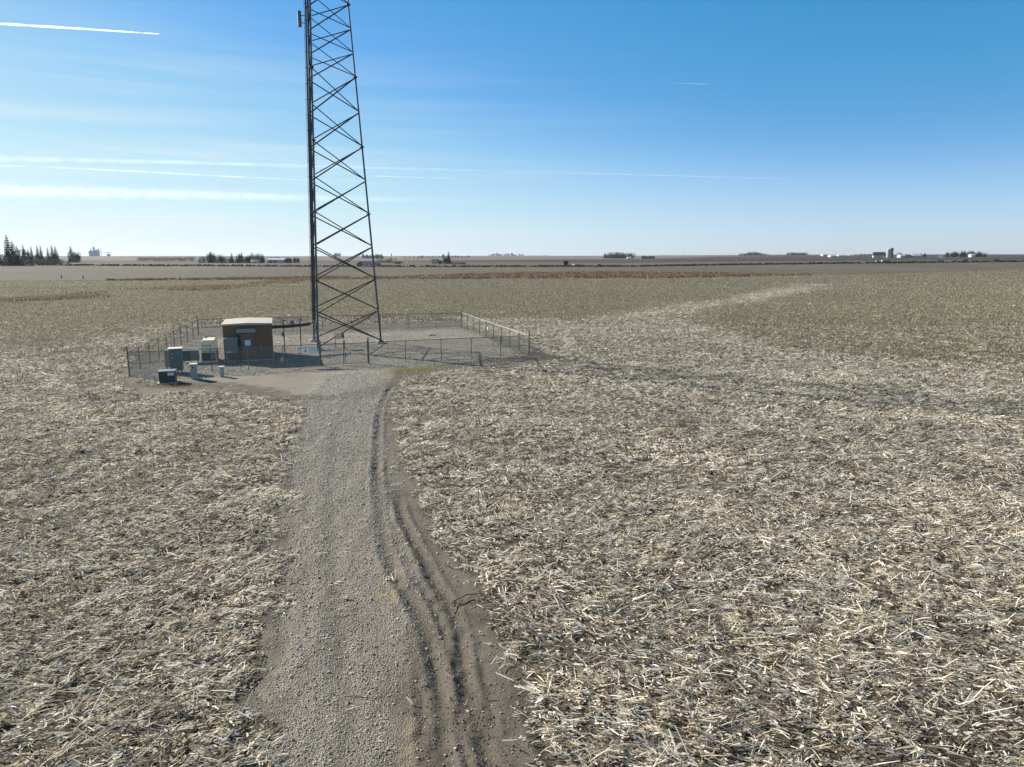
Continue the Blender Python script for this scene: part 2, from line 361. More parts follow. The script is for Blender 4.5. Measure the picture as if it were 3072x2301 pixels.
def fieldmat(name, c_lo, c_hi, sc_fine=.8, stretch=(1, .12, 1), big=.004, vary=.18, lines=0):
    m = bpy.data.materials.new(name); m.use_nodes = True; t = m.node_tree; b = t.nodes['Principled BSDF']; l = t.links.new
    b.inputs['Roughness'].default_value = 1; b.inputs['Specular IOR Level'].default_value = .1
    geo = N(t, 'ShaderNodeNewGeometry'); P = geo.outputs['Position']
    c1, _ = colnoise(t, P, sc_fine, [(.3, c_lo), (.7, c_hi)], 8, .7, vscale=stretch)
    c2, _ = colnoise(t, P, big, [(.3, (1 - vary,) * 3), (.7, (1 + vary,) * 3)], 4, .6, vscale=(1, .35, 1))
    mm = N(t, 'ShaderNodeMix', data_type='RGBA', blend_type='MULTIPLY'); mm.inputs[0].default_value = 1
    l(c1, mm.inputs[6]); l(c2, mm.inputs[7]); l(mm.outputs[2], b.inputs['Base Color'])
    return m

M = {}
M['soil'] = groundmat('field soil and fine litter', 'soil'); M['gravel'] = groundmat('drive gravel', 'gravel'); M['pad'] = groundmat('pad gravel', 'pad')
M['straw'] = mat('corn residue', (0, 0, 0), .8, var=.18, scale=25, tint=True, trans=.30, spec=.08)
M['stub'] = mat('standing stubble', (0, 0, 0), .75, var=.15, scale=3, tint=True, trans=.25, spec=.2)
M['leaf'] = mat('foliage', (0, 0, 0), .8, var=.2, scale=.6, tint=True, trans=.12, spec=.2)
M['bark'] = mat('bark', (.13, .105, .085), .9, var=.2)
M['stone'] = mat('crushed stone', (0, 0, 0), .85, var=.1, scale=60, tint=True)
M['galv'] = mat('galvanised steel', (.085, .095, .105), .5, .3, var=.15, scale=9)
M['galvd'] = mat('weathered steel brace', (.04, .04, .043), .55, .2, var=.2, scale=7)
M['fence'] = mat('galvanised fence pipe', (.13, .125, .11), .45, .35, var=.15, scale=5)
M['rail'] = mat('fence pipe painted sunlit', (.42, .41, .39), .32, .85, var=.1, scale=5)  # copy of the fence pipe with sunlight put into its brighter colour
M['black'] = mat('black coax jacket', (.018, .018, .02), .45, var=.2, scale=12)
M['coax'] = mat('weathered coax jacket', (.11, .095, .085), .5, var=.25, scale=6)
M['conc'] = mat('concrete', (.50, .47, .42), .9, var=.12, scale=4, bump=.3)
M['agg'] = mat('brown exposed aggregate wall', (.20, .125, .078), .95, var=.45, scale=28, bump=.9, bscale=45)
M['aggroof'] = mat('pale roof slab', (.44, .40, .345), .9, var=.10, scale=2.2, bump=.1)
M['trim'] = mat('brown metal trim', (.16, .125, .095), .55, var=.1)
M['door'] = mat('brown painted steel door', (.17, .105, .068), .5, var=.12, scale=3)
M['teal'] = mat('grey green cabinet paint', (.115, .165, .165), .45, var=.08, scale=2)
M['tealp'] = mat('pale green cabinet paint', (.30, .37, .33), .5, var=.08)
M['greyp'] = mat('grey cabinet paint', (.22, .245, .245), .45, var=.1, scale=2)
M['dgreen'] = mat('dark green transformer paint', (.035, .055, .045), .45, var=.15)
M['white'] = mat('white painted metal', (.78, .77, .73), .5, var=.05)
M['cream'] = mat('cream generator paint', (.74, .68, .48), .45, var=.06, scale=2)
M['tan'] = mat('tan meter box paint', (.60, .52, .38), .5, var=.08)
M['dark'] = mat('dark rubber', (.02, .02, .022), .7, var=.2)
M['signw'] = mat('sign face white', (.80, .80, .78), .4, var=.03)
M['signb'] = mat('sign face pale blue', (.60, .68, .74), .4, var=.05)
M['ink'] = mat('sign ink', (.03, .03, .035), .6, var=.1)
M['red'] = mat('red ink', (.42, .05, .04), .6, var=.1)
M['grnk'] = mat('green sign header', (.10, .22, .14), .6, var=.1)
M['brownbox'] = mat('rusty junction box', (.22, .11, .06), .7, var=.2)
M['glass'] = mat('window glass', (.03, .04, .05), .12, var=.1)
M['rwhite'] = mat('white siding', (.5, .5, .48), .7, var=.06, scale=1)
M['rblue'] = mat('pale blue steel siding', (.50, .53, .55), .6, var=.06, scale=.4)
M['roofd'] = mat('dark shingle roof', (.05, .055, .06), .85, var=.15, scale=1)
M['roofl'] = mat('white steel roof', (.55, .55, .54), .45, var=.04, scale=.5)
M['silo'] = mat('silo concrete', (.40, .37, .33), .85, var=.12, scale=.5)
M['silod'] = mat('dark blue silo steel', (.03, .045, .055), .4, var=.1, scale=.5)
M['steelw'] = mat('pale grain bin steel', (.45, .50, .54), .5, .3, var=.06, scale=.1)
M['carw'] = mat('white car paint', (.75, .75, .75), .25, var=.03); M['carb'] = mat('black car paint', (.02, .02, .022), .25, var=.1)
M['carg'] = mat('grey car paint', (.20, .21, .22), .3, .4, var=.05); M['cartrk'] = mat('dark blue truck paint', (.05, .055, .10), .35, var=.1)
M['trailer'] = mat('lilac grey trailer side', (.33, .31, .36), .45, var=.08, scale=.6)
M['wood'] = mat('weathered wood', (.12, .10, .08), .9, var=.2, scale=3)
def chainlink():
    m = bpy.data.materials.new('chain link wire'); m.use_nodes = True; t = m.node_tree; l = t.links.new; b = t.nodes['Principled BSDF']
    b.inputs['Base Color'].default_value = (.19, .20, .175, 1); b.inputs['Metallic'].default_value = .2; b.inputs['Roughness'].default_value = .5
    tcn = N(t, 'ShaderNodeTexCoord'); sx = N(t, 'ShaderNodeSeparateXYZ'); l(tcn.outputs['Object'], sx.inputs[0])
    def dia(op):
        a = N(t, 'ShaderNodeMath', operation=op); l(sx.outputs[0], a.inputs[0]); l(sx.outputs[2], a.inputs[1])
        k = N(t, 'ShaderNodeMath', operation='MULTIPLY'); l(a.outputs[0], k.inputs[0]); k.inputs[1].default_value = 1 / .075
        f = N(t, 'ShaderNodeMath', operation='FRACT'); l(k.outputs[0], f.inputs[0])
        g = N(t, 'ShaderNodeMath', operation='LESS_THAN'); l(f.outputs[0], g.inputs[0]); g.inputs[1].default_value = .16; return g.outputs[0]
    mm = N(t, 'ShaderNodeMath', operation='MAXIMUM'); l(dia('ADD'), mm.inputs[0]); l(dia('SUBTRACT'), mm.inputs[1]); l(mm.outputs[0], b.inputs['Alpha'])
    return m
M['link'] = chainlink()

# ------------------------------------------------------------------ GROUND: one sheet to the horizon
def axis(segs):
    a = [segs[0][0]]
    for end, step in segs[1:]:
        n = max(1, int(round((end - a[-1]) / step))); a += list(np.linspace(a[-1], end, n + 1)[1:])
    return np.array(a)
def geo_axis(a, b, n): return list(np.geomspace(a, b, n)[1:])
xs = np.concatenate([-np.array(geo_axis(80, 7500, 34))[::-1], axis([(-80, 0), (-45, .8), (-13, .3), (-8, .12), (2, .05), (6, .15), (45, .35), (80, .8)]), geo_axis(80, 7500, 34)])
ys = np.concatenate([axis([(-300, 0), (-20, 28), (3, 2), (9, .12), (26, .055), (60, .13), (100, .5), (200, 2), (300, 5)]), geo_axis(300, 9000, 90)])
def mudmask(X, Y):
    mud = np.zeros(X.shape); m = (Y < 75) & (np.abs(X + 6) < 16)
    for p, wd, dp in RUTS:
        d = polydist(X[m], Y[m], p, False)
        mud[m] = np.maximum(mud[m], np.exp(-(d / (wd * (1.5 if dp > .04 else 1))) ** 2) * (min(1, dp / .08) if dp > .04 else .45))
        if dp > .065: mud[m] = np.maximum(mud[m], .55 * np.exp(-(d / .42) ** 2) * sstep(.25, .6, fbm(X[m] * 1.2, Y[m] * .5, 83, 3)))
    edge = PADM
    d = polydist(X, Y, edge)
    # damp bare earth around the outside of the gravel
    mud = np.maximum(mud, np.exp(-((d + .9) / 1.2) ** 2) * .9 * sstep(.22, .5, fbm(X * .5, Y * .5, 77, 3)) * (Y > 40))
    return np.clip(mud, 0, 1)
def gridmesh(name, xs, ys, zf, mat_, attrs=None, keep=None):
    X, Y = np.meshgrid(xs, ys); Z = zf(X, Y); nx, ny = len(xs), len(ys)
    V = np.stack([X.ravel(), Y.ravel(), Z.ravel()], 1)
    i = np.arange(nx * ny).reshape(ny, nx); F = np.stack([i[:-1, :-1].ravel(), i[:-1, 1:].ravel(), i[1:, 1:].ravel(), i[1:, :-1].ravel()], 1)
    A = {k: f(X, Y).ravel() for k, f in (attrs or {}).items()}
    if keep is not None:
        K = keep(X, Y).ravel(); F = F[K[F].any(1)]
        used = np.unique(F); re = np.full(nx * ny, -1); re[used] = np.arange(len(used)); F = re[F]; V = V[used]; A = {k: a[used] for k, a in A.items()}
    return mesh_np(name, V, F, mat_, smooth=True, attrs=A)
def strawmask(X, Y):
    d = polydist(X, Y, FREE) + (fbm(X * 1.1, Y * 1.1, 13, 3) - .5) * 1.3
    return (1 - sstep(-.3, .5, d)) * (.55 + .45 * sstep(.3, .55, fbm(X * .6, Y * .6, 17, 3)))
def stubmask(X, Y):
    wx = (fbm(X * .35, Y * .35, 71, 3) - .5) * 9; wy = (fbm(X * .35, Y * .35, 72, 3) - .5) * 9
    return 1 - sstep(-5, 4, polydist(X + wx * (Y > 60), Y + wy * (Y > 60), FLAT))
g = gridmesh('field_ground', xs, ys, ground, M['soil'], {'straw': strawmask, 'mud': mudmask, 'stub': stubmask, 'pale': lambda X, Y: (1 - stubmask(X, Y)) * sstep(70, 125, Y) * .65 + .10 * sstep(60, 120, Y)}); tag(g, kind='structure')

def sheet(base_off, poly, amp):
    def f(X, Y):
        d = polydist(X, Y, poly) + (fbm(X * .9, Y * .9, 41, 4) - .5) * amp
        return ground(X, Y) + np.clip(d * .12, -.06, base_off)
    return f
dx = axis([(-15.5, 0), (-8, .1), (1.5, .05)]); dy = axis([(3.3, 0), (9, .1), (30, .055), (60, .11)])
def clay(X, Y):
    c = gp(1165, 1775)[:2]; c2 = gp(1230, 2230)[:2]
    return np.clip(np.exp(-(((X - c[0]) / .28) ** 2 + ((Y - c[1]) / 1.5) ** 2)) + .8 * np.exp(-(((X - c2[0]) / .16) ** 2 + ((Y - c2[1]) / .8) ** 2)), 0, 1) * sstep(.35, .6, fbm(X * 3, Y * 3, 8, 3))
def edgef(poly):
    return lambda X, Y: 1 - sstep(-.1, .7, polydist(X, Y, poly) + (fbm(X * 1.6, Y * 1.6, 47, 4) - .5) * 1.4)
tag(gridmesh('gravel_drive', dx, dy, sheet(.022, DRIVE, 1.5), M['gravel'], {'mud': mudmask, 'clay': clay, 'edge': edgef(DRIVE)}, lambda X, Y: polydist(X, Y, DRIVE) > -.9), kind='structure')
px_ = axis([(-38, 0), (5, .16)]); py_ = axis([(35, 0), (90, .18)])
tag(gridmesh('gravel_pad', px_, py_, sheet(.03, PADM, 1.8), M['pad'], {'mud': mudmask, 'edge': edgef(PADM)}, lambda X, Y: polydist(X, Y, PADM) > -1.2), kind='structure')

# far fields as bands following the terrain: (near boundary, far boundary) as depth at azimuth pixel
M['bean'] = fieldmat('soybean stubble field', (.085, .076, .058), (.145, .13, .10), .5, (1, .10, 1), .01, .14)
M['orange'] = fieldmat('orange prairie grass', (.16, .09, .05), (.26, .15, .08), .35, (1, .25, 1), .02, .25)
M['ditch'] = fieldmat('dark ditch bank grass', (.028, .022, .016), (.07, .052, .035), .2, (1, .3, 1), .01, .3)
M['brownf'] = fieldmat('brown grass field', (.095, .072, .048), (.16, .12, .08), .1, (1, .15, 1), .004, .2)
M['plow'] = fieldmat('ploughed dark field', (.045, .038, .034), (.075, .063, .055), .1, (1, .1, 1), .004, .15)
M['pinkf'] = fieldmat('pale harvested field', (.13, .108, .09), (.20, .165, .135), .1, (1, .15, 1), .003, .15)
M['road'] = fieldmat('gravel road', (.30, .27, .23), (.36, .33, .28), .4, (1, .3, 1), .01, .1)
M['green'] = fieldmat('dull green strip', (.10, .11, .05), (.16, .165, .085), .3, (1, .3, 1), .01, .2)
UG = np.linspace(-700, 3800, 220)
def band(name, near, far_, mat_, off, rough=.02, n=14, u0=-700, u1=3800):
    ug = UG[(UG >= u0 - 1) & (UG <= u1 + 1)]
    a = np.interp(ug, *zip(*near)); b = np.interp(ug, *zip(*far_))
    a = a * (1 + (fbm(ug / 30, ug * 0 + off * 99, 3, 3) - .5) * rough * 2); b = b * (1 + (fbm(ug / 30, ug * 0 + 7 + off * 99, 4, 3) - .5) * rough * 2)
    b = np.maximum(b, a * 1.0005)
    t = np.linspace(0, 1, n)[:, None]; Y = a[None] * (b / a)[None] ** t; X = (ug[None] - 1536) / FPX * Y
    Z = terrain(X, Y) + off; V = np.stack([X.ravel(), Y.ravel(), Z.ravel()], 1); nx = len(ug)
    i = np.arange(nx * n).reshape(n, nx); F = np.stack([i[:-1, :-1].ravel(), i[:-1, 1:].ravel(), i[1:, 1:].ravel(), i[1:, :-1].ravel()], 1)
    return tag(mesh_np(name, V, F, mat_, smooth=True), kind='structure')
EDGE = [(-700, 225), (0, 242), (560, 255), (900, 262), (1400, 270), (2000, 282), (2300, 310), (2700, 350), (3072, 400), (3800, 430)]   # far edge of the corn field
def mul(p, k): return [(a, b * k) for a, b in p]
band('soybean_field', EDGE, [(-700, 560), (3800, 560)], M['bean'], .05, .003, 24)
ORF = [(-700, 1.004), (350, 1.01), (650, 1.04), (900, 1.12), (1150, 1.10), (1400, 1.22), (1600, 1.33), (1900, 1.33), (2100, 1.22), (2250, 1.08), (2500, 1.02), (3800, 1.01)]
band('prairie_grass_strip', mul(EDGE, .99), [(a, np.interp(a, *zip(*EDGE)) * b) for a, b in ORF], M['orange'], .12, .012, u0=880, u1=2300)
band('field_margin', mul(EDGE, .995), mul(EDGE, 1.035), M['brownf'], .08, .012)
band('road_ditch', [(-700, 545), (3800, 555)], [(-700, 640), (3800, 640)], M['ditch'], .10, .012)
band('gravel_road', [(-700, 606), (3800, 606)], [(-700, 622), (3800, 622)], M['road'], .22, .0)
band('brown_grass_field', [(-700, 640), (3800, 640)], [(-700, 980), (1200, 980), (1900, 900), (2300, 800), (3800, 760)], M['brownf'], .13, .01)
band('plowed_field', [(-700, 980), (1200, 1100), (1900, 900), (2300, 800), (3800, 760)], [(-700, 1100), (1200, 1250), (1900, 1900), (2300, 2600), (3800, 3000)], M['plow'], .18, .02)
band('distant_field', [(-700, 1100), (1200, 1250), (1900, 1900), (2300, 2600), (3800, 3000)], [(-700, 3800), (3800, 3800)], M['pinkf'], .24, .02, 40)
band('distant_hedgerow_strip', [(-700, 1500), (1900, 1700), (2300, 1850), (3800, 2200)], [(-700, 1640), (1900, 1800), (2300, 1900), (3800, 2260)], M['ditch'], .3, .03, u1=1750)

# ------------------------------------------------------------------ crop residue and stubble (uncountable)
def strips(P, Lh, W, ang, pitch, roll, arch, taper=.5):
    d = np.stack([np.cos(ang) * np.cos(pitch), np.sin(ang) * np.cos(pitch), np.sin(pitch)], 1)
    s = np.stack([-np.sin(ang), np.cos(ang), np.zeros_like(ang)], 1)
    up = np.cross(d, s); side = s * np.cos(roll)[:, None] + up * np.sin(roll)[:, None]
    V = np.empty((len(P), 6, 3))
    for k, (t, wd) in enumerate(((-.5, .75), (0, 1), (.5, taper))):
        c = P + d * (Lh * t)[:, None] + np.array([0, 0, 1]) * (arch * (1 - 4 * t * t))[:, None]
        V[:, 2 * k] = c - side * (W * wd * .5)[:, None]; V[:, 2 * k + 1] = c + side * (W * wd * .5)[:, None]
    b = np.arange(len(P))[:, None] * 6
    F = np.concatenate([b + np.array([[0, 2, 3, 1]]), b + np.array([[2, 4, 5, 3]])], 0)
    return V.reshape(-1, 3), F
def sample(y0, y1, dens, margin=2.5):
    k = .78; A = (k * (y1 ** 2 - y0 ** 2)) + 2 * margin * (y1 - y0); n = int(A * dens)
    y = np.sqrt(rng.uniform(y0 ** 2, y1 ** 2, n)); half = k * y + margin; x = rng.uniform(-1, 1, n) * half
    return x, y
PAL = np.array([[.82, .78, .66], [.64, .59, .46], [.42, .36, .27], [.88, .86, .80], [.25, .20, .145], [.13, .10, .075], [.50, .46, .32], [.33, .285, .22]])
PW = np.array([.26, .13, .08, .22, .11, .11, .05, .04])
def palette(n, dark=0):
    c = PAL[rng.choice(len(PAL), n, p=PW / PW.sum())] * rng.uniform(.75, 1.12, (n, 1)); return c
VV, FF, CC = [], [], []; nb = 0
for y0, y1, dens, Ls, Ws in ((4, 9.5, 60, 1, 1), (9.5, 16, 880, .72, 1.05), (16, 24, 700, .70, 1.15), (24, 36, 460, .70, 1.35), (36, 55, 290, .74, 1.5), (55, 85, 160, .8, 1.8), (85, 130, 52, 1.0, 2.5), (130, 260, 5, 1.3, 3.4)):
    x, y = sample(y0, y1, dens)
    wx = (fbm(x * .35, y * .35, 71, 3) - .5) * 6; wy = (fbm(x * .35, y * .35, 72, 3) - .5) * 9
    free = polydist(x + (fbm(x * 1.1, y * 1.1, 13, 3) - .5) * .8, y, FREE); flat = polydist(x + wx * (y > 60), y + wy * (y > 60), FLAT)
    pr = 1 - sstep(-.35, .25, free + (fbm(x * 1.1, y * 1.1, 13, 3) - .5) * 1.3)
    bare = sstep(.24, .40, fbm(x * .42 + 9, y * .42, 15, 4)) * .6 + .4
    clump = .32 + 1.3 * sstep(.3, .7, fbm(x * 2.3, y * 2.3, 25, 2)); bare = bare * (1 - .55 * (vnoise(x * 3.1, y * 3.1, 26) > .78))
    pr = pr * bare * clump + .006 * (free < 2.2)
    pr = pr * np.where(flat > 0, 1, .55)
    for p, wd, dp in RUTS:
        if dp > .04: pr = pr * (1 - .8 * np.exp(-(polydist(x, y, p, False) / (wd * 1.2)) ** 2))
    k = rng.uniform(0, 1, len(x)) < pr; x, y, flat = x[k], y[k], flat[k]; n = len(x)
    flat = flat + rng.normal(0, .6 + 1.0 * (y0 > 50), n)
    nc = max(1, n // 6); own = np.arange(n); kk = rng.uniform(0, 1, n) < .62; kk[:nc] = False; own[kk] = rng.integers(0, nc, kk.sum())
    spread = .055 * (1 + y0 * .03); x = np.where(kk, x[own] + rng.normal(0, spread, n), x); y = np.where(kk, y[own] + rng.normal(0, spread, n), y)
    z = ground(x, y); sf = np.where(flat > 0, 1, .6)
    stalk = rng.uniform(0, 1, n) < .16
    Lh = np.clip(rng.lognormal(-1.75, .55, n), .05, .75) * Ls; Lh = np.where(stalk, Lh * 1.7, Lh) * sf
    chip = (rng.uniform(0, 1, n) < .35) & ~stalk; Lh = np.where(chip, Lh * .55, Lh)
    W = np.where(stalk, rng.uniform(.014, .024, n), np.where(chip, rng.uniform(.02, .05, n), rng.uniform(.010, .032, n))) * Ws * sf
    pref = np.where(x > -3, R(-22), R(14)) + (fbm(x * .25, y * .25, 44, 2) - .5) * 1.6
    ang = pref + rng.normal(0, .5, n); ang = np.where(rng.uniform(0, 1, n) < .28, rng.uniform(-np.pi, np.pi, n), ang)
    ang = np.where(kk, ang[own] + rng.normal(0, .28, n), ang)
    pitch = rng.normal(0, .26, n); roll = rng.normal(0, .8, n); roll = np.where(kk, roll[own] * .7 + rng.normal(0, .35, n), roll); arch = rng.uniform(-.02, .07, n) * Lh
    zz = z + np.abs(np.sin(pitch)) * Lh * .5 + rng.uniform(0, 1, n) ** 1.3 * .095 * min(Ls, 1.5) + .006
    col = palette(n); col = np.where(kk[:, None], col[own] * rng.uniform(.78, 1.12, (n, 1)), col); col = np.minimum(col * np.array([1.0, 1.0, .965]), .92)
    col = col * (1 + .5 * (fbm(x * .5, y * .5, 33, 4) - .5))[:, None]
    col[flat > 0] *= np.array([1.04, 1.0, .99]); col[flat <= 0] *= np.array([.70, .69, .55])
    V, F = strips(np.stack([x, y, zz], 1), Lh, W, ang, pitch, roll, arch)
    VV.append(V); FF.append(F + nb); CC.append(np.repeat(col, 6, 0)); nb += len(V)
print('residue strips', nb // 6)
tag(mesh_np('corn_residue', np.vstack(VV), np.vstack(FF), M['straw'], cols=np.vstack(CC)), 'chopped pale corn stalks and husks littered over the field', 'crop residue', kind='stuff')
# standing stubble in rows
VV, FF, CC = [], [], []; nb = 0
for y0, y1, dens, hs, ws in ((10, 40, 14, 1, 1), (40, 80, 10, 1, 1.4), (80, 140, 10, 1, 2.1), (140, 200, 5, 1.0, 3.2), (200, 420, 1.5, 1.05, 5.2)):
    x, y = sample(y0, y1, dens)
    a = x * EX[0] + y * EX[1]; b = x * EY[0] + y * EY[1]
    if y1 < 150:
        b = np.round(b / .76) * .76 + rng.normal(0, .05, len(b)); x = a * EX[0] + b * EY[0]; y = a * EX[1] + b * EY[1]
    wx = (fbm(x * .35, y * .35, 71, 3) - .5) * 6; wy = (fbm(x * .35, y * .35, 72, 3) - .5) * 9
    free = polydist(x, y, FREE); flat = polydist(x + wx * (y > 60), y + wy * (y > 60), FLAT)
    flat = flat + rng.normal(0, 1.6, len(x)); edge = np.interp(x / np.maximum(y, 1) * FPX + 1536, *zip(*EDGE))
    tuft = sstep(.52, .62, fbm(x * .35 + 40, y * .5, 19, 3))
    pr = np.where(flat > 0, .9 * tuft * (.2 + .8 * (x < -3)) + .03, 1.0) * (free < -.4) * (y < edge * .995)
    k = rng.uniform(0, 1, len(x)) < pr; x, y = x[k], y[k]; n = len(x); z = ground(x, y)
    h = rng.uniform(.10, .24, n) * hs * np.where(y < 60, .85, 1); W = rng.uniform(.02, .035, n) * ws
    lean = rng.normal(0, .22, n)
    col = np.where((rng.uniform(0, 1, n) < .5)[:, None], np.array([.47, .42, .28]), np.array([.27, .235, .15])) * rng.uniform(.6, 1.3, (n, 1))
    fl_ = flat[k] > 0; col[fl_] = np.array([.25, .20, .13]) * rng.uniform(.6, 1.4, (int(fl_.sum()), 1)); h = np.where(fl_, h * 1.7, h)
    V, F = strips(np.stack([x, y, z + h * .48], 1), h, W, rng.uniform(-np.pi, np.pi, n), np.pi / 2 - np.abs(lean), rng.uniform(-.3, .3, n) , 0 * h, .9)
    VV.append(V); FF.append(F + nb); CC.append(np.repeat(col, 6, 0)); nb += len(V)
print('stubble', nb // 6)
tag(mesh_np('corn_stubble', np.vstack(VV), np.vstack(FF), M['stub'], cols=np.vstack(CC)), 'short cut corn stalks still standing in rows in the field', 'stubble', kind='stuff')
# orange and tan grass: strip beyond the corn field and waterway patches on the left
VV, FF, CC = [], [], []; nb = 0
def tufts(x, y, h, W, c0, c1):
    global nb
    n = len(x); z = ground(x, y); hh = h * rng.uniform(.5, 1.2, n); t = rng.uniform(0, 1, (n, 1)); col = (np.array(c0) * t + np.array(c1) * (1 - t)) * rng.uniform(.7, 1.2, (n, 1))
    V, F = strips(np.stack([x, y, z + hh * .45], 1), hh, W * rng.uniform(.6, 1.4, n), rng.uniform(-np.pi, np.pi, n), np.pi / 2 - np.abs(rng.normal(0, .3, n)), rng.uniform(-.3, .3, n), 0 * hh, .3)
    VV.append(V); FF.append(F + nb); CC.append(np.repeat(col, 6, 0)); nb += len(V)
n = 26000; u = rng.uniform(330, 2420, n); u = np.where(rng.uniform(0, 1, n) < .5, rng.uniform(1350, 2250, n), u); e = np.interp(u, *zip(*EDGE)); f = np.interp(u, *zip(*ORF)); Y = e * (.985 + (f - .985) * rng.uniform(0, 1, n)); k = rng.uniform(0, 1, n) < .15 + 1.0 * sstep(.35, .6, fbm(u / 40, Y / 9, 88, 3)); u, Y = u[k], Y[k]; m = (u > 1380) & (u < 2250); tufts((u[m] - 1536) / FPX * Y[m], Y[m], .9, .5, (.27, .19, .12), (.20, .14, .09)); m = ~m; tufts((u[m] - 1536) / FPX * Y[m], Y[m], .7, .5, (.27, .19, .115), (.19, .13, .08))
n = 9000; u = rng.uniform(-300, 3500, n); Y = rng.uniform(546, 600, n); k = (fbm(u / 25, Y / 12, 87, 3) > .42) & (rng.uniform(0, 1, n) < np.where(u > 1500, 1, .45)); tufts((u[k] - 1536) / FPX * Y[k], Y[k], 1.3, 1.6, (.07, .055, .035), (.035, .028, .02))
WAT = gpl([(-60, 906), (100, 899), (190, 894), (300, 884), (420, 872), (590, 868), (700, 860), (850, 846), (905, 840)])
n = 16000; t = rng.uniform(0, 1, n) ** .7 * (len(WAT) - 1); i = np.minimum(t.astype(int), len(WAT) - 2); P = WAT[i] * (1 - (t - i))[:, None] + WAT[i + 1] * (t - i)[:, None]
sp = 2 + 9 * np.exp(-((t - 4.4) / 1.6) ** 2); x = P[:, 0] + rng.normal(0, 3, n); y = P[:, 1] + rng.normal(0, 1, n) * sp
k = fbm(x * .07, y * .07, 23, 3) > .47; x, y = x[k], y[k]; tufts(x, y, .5, .3, (.38, .30, .19), (.27, .20, .13))
tag(mesh_np('dry_grass', np.vstack(VV), np.vstack(FF), M['stub'], cols=np.vstack(CC)), 'rusty orange dry grass along the far field edge and waterway', 'dry grass', kind='stuff')
# low weeds near the gate and along the fence line
VV, FF, CC = [], [], []; nb = 0
for (a, b, sx_, sy_, n, h, c0, c1) in ((1250, 1108, 1.5, .7, 1500, .10, (.34, .31, .13), (.44, .38, .17)), (1190, 1118, .8, .5, 500, .08, (.34, .31, .13), (.40, .33, .15)), (520, 1158, 1.0, .35, 400, .12, (.16, .17, .09), (.40, .32, .14)), (1430, 1000, .8, 1.6, 600, .12, (.40, .36, .2), (.30, .28, .13)),
                                       (1570, 1062, .6, .8, 350, .15, (.36, .31, .2), (.24, .20, .12))):
    c = gp(a, b); tufts(c[0] + rng.normal(0, sx_, n), c[1] + rng.normal(0, sy_, n), h, .03, c0, c1)
tag(mesh_np('weeds', np.vstack(VV), np.vstack(FF), M['stub'], cols=np.vstack(CC)), 'yellowed low weeds beside the gravel near the fence', 'weeds', kind='stuff')
# dark soil clods and root balls poking through the litter
n = 420; x, y = sample(10, 60, n / 2200.); k = (polydist(x, y, FREE) < -1.2) & (rng.uniform(0, 1, len(x)) < sstep(.35, .6, fbm(x * .3, y * .3, 66, 2)) + .25); x, y = x[k], y[k]; n = len(x); z = ground(x, y)
ico = np.array([[math.cos(a) * math.cos(b), math.sin(a) * math.cos(b), math.sin(b)] for b in (-.5, .2, .8) for a in np.linspace(0, 2 * np.pi, 8)[:-1]] + [[0, 0, 1]])
IF = np.array([[r_ * 7 + i, r_ * 7 + (i + 1) % 7, (r_ + 1) * 7 + (i + 1) % 7] for r_ in range(2) for i in range(7)] + [[r_ * 7 + i, (r_ + 1) * 7 + (i + 1) % 7, (r_ + 1) * 7 + i] for r_ in range(2) for i in range(7)] + [[14 + i, 14 + (i + 1) % 7, 21] for i in range(7)])
V = ico[None] * rng.uniform(.04, .10, (n, 1, 1)) * rng.uniform(.7, 1.3, (n, 22, 1)) * np.array([1.2, 1, .8]); V[:, :, 0] += x[:, None]; V[:, :, 1] += y[:, None]; V[:, :, 2] += z[:, None] + .03
tag(mesh_np('soil_clods', V.reshape(-1, 3), (np.arange(n)[:, None, None] * 22 + IF[None]).reshape(-1, 3), M['stone'], cols=np.repeat(np.array([.07, .055, .042]) * rng.uniform(.6, 1.3, (n, 1)), 22, 0)), 'dark soil clods and root balls poking through the pale litter', 'clods', kind='stuff')
# crumbled mud along the ruts
XX, YY = [], []
for p, wd, dp in RUTS:
    if dp < .04: continue
    sl_ = np.r_[0, np.cumsum(np.linalg.norm(np.diff(p, axis=0), axis=1))]; n = int(sl_[-1] * 70); t_ = rng.uniform(0, sl_[-1], n)
    XX.append(np.interp(t_, sl_, p[:, 0]) + rng.normal(0, wd * 1.7, n)); YY.append(np.interp(t_, sl_, p[:, 1]) + rng.normal(0, .1, n))
n = 9000; XX.append(rng.uniform(-5, 2.5, n)); YY.append(9 + 30 * rng.uniform(0, 1, n) ** 1.5)
x = np.concatenate(XX); y = np.concatenate(YY); k = (polydist(x, y, FREE) > -.2) & ((polydist(x, y, DRIVE) < .2) | (np.arange(len(x)) < len(x) - 9000)); x, y = x[k], y[k]; n = len(x)
O = np.array([[1, 0, 0], [0, 1, 0], [-1, 0, 0], [0, -1, 0], [0, 0, .8], [0, 0, -.5]]); T = np.array([[0, 1, 4], [1, 2, 4], [2, 3, 4], [3, 0, 4], [1, 0, 5], [2, 1, 5], [3, 2, 5], [0, 3, 5]])
rr_ = np.clip(rng.lognormal(-4.75, .45, n), .004, .022); V = O[None] * rr_[:, None, None] * rng.uniform(.6, 1.5, (n, 6, 1)); V[:, :, 0] += x[:, None]; V[:, :, 1] += y[:, None]; V[:, :, 2] += (ground(x, y) + rr_ * .2 + .01)[:, None]
tag(mesh_np('mud_crumbs', V.reshape(-1, 3), (np.arange(n)[:, None, None] * 6 + T[None]).reshape(-1, 3), M['stone'], cols=np.repeat(np.array([.20, .175, .14]) * rng.uniform(.6, 1.3, (n, 1)), 6, 0)), 'crumbled dark mud thrown up along the tyre ruts', 'mud', kind='stuff')
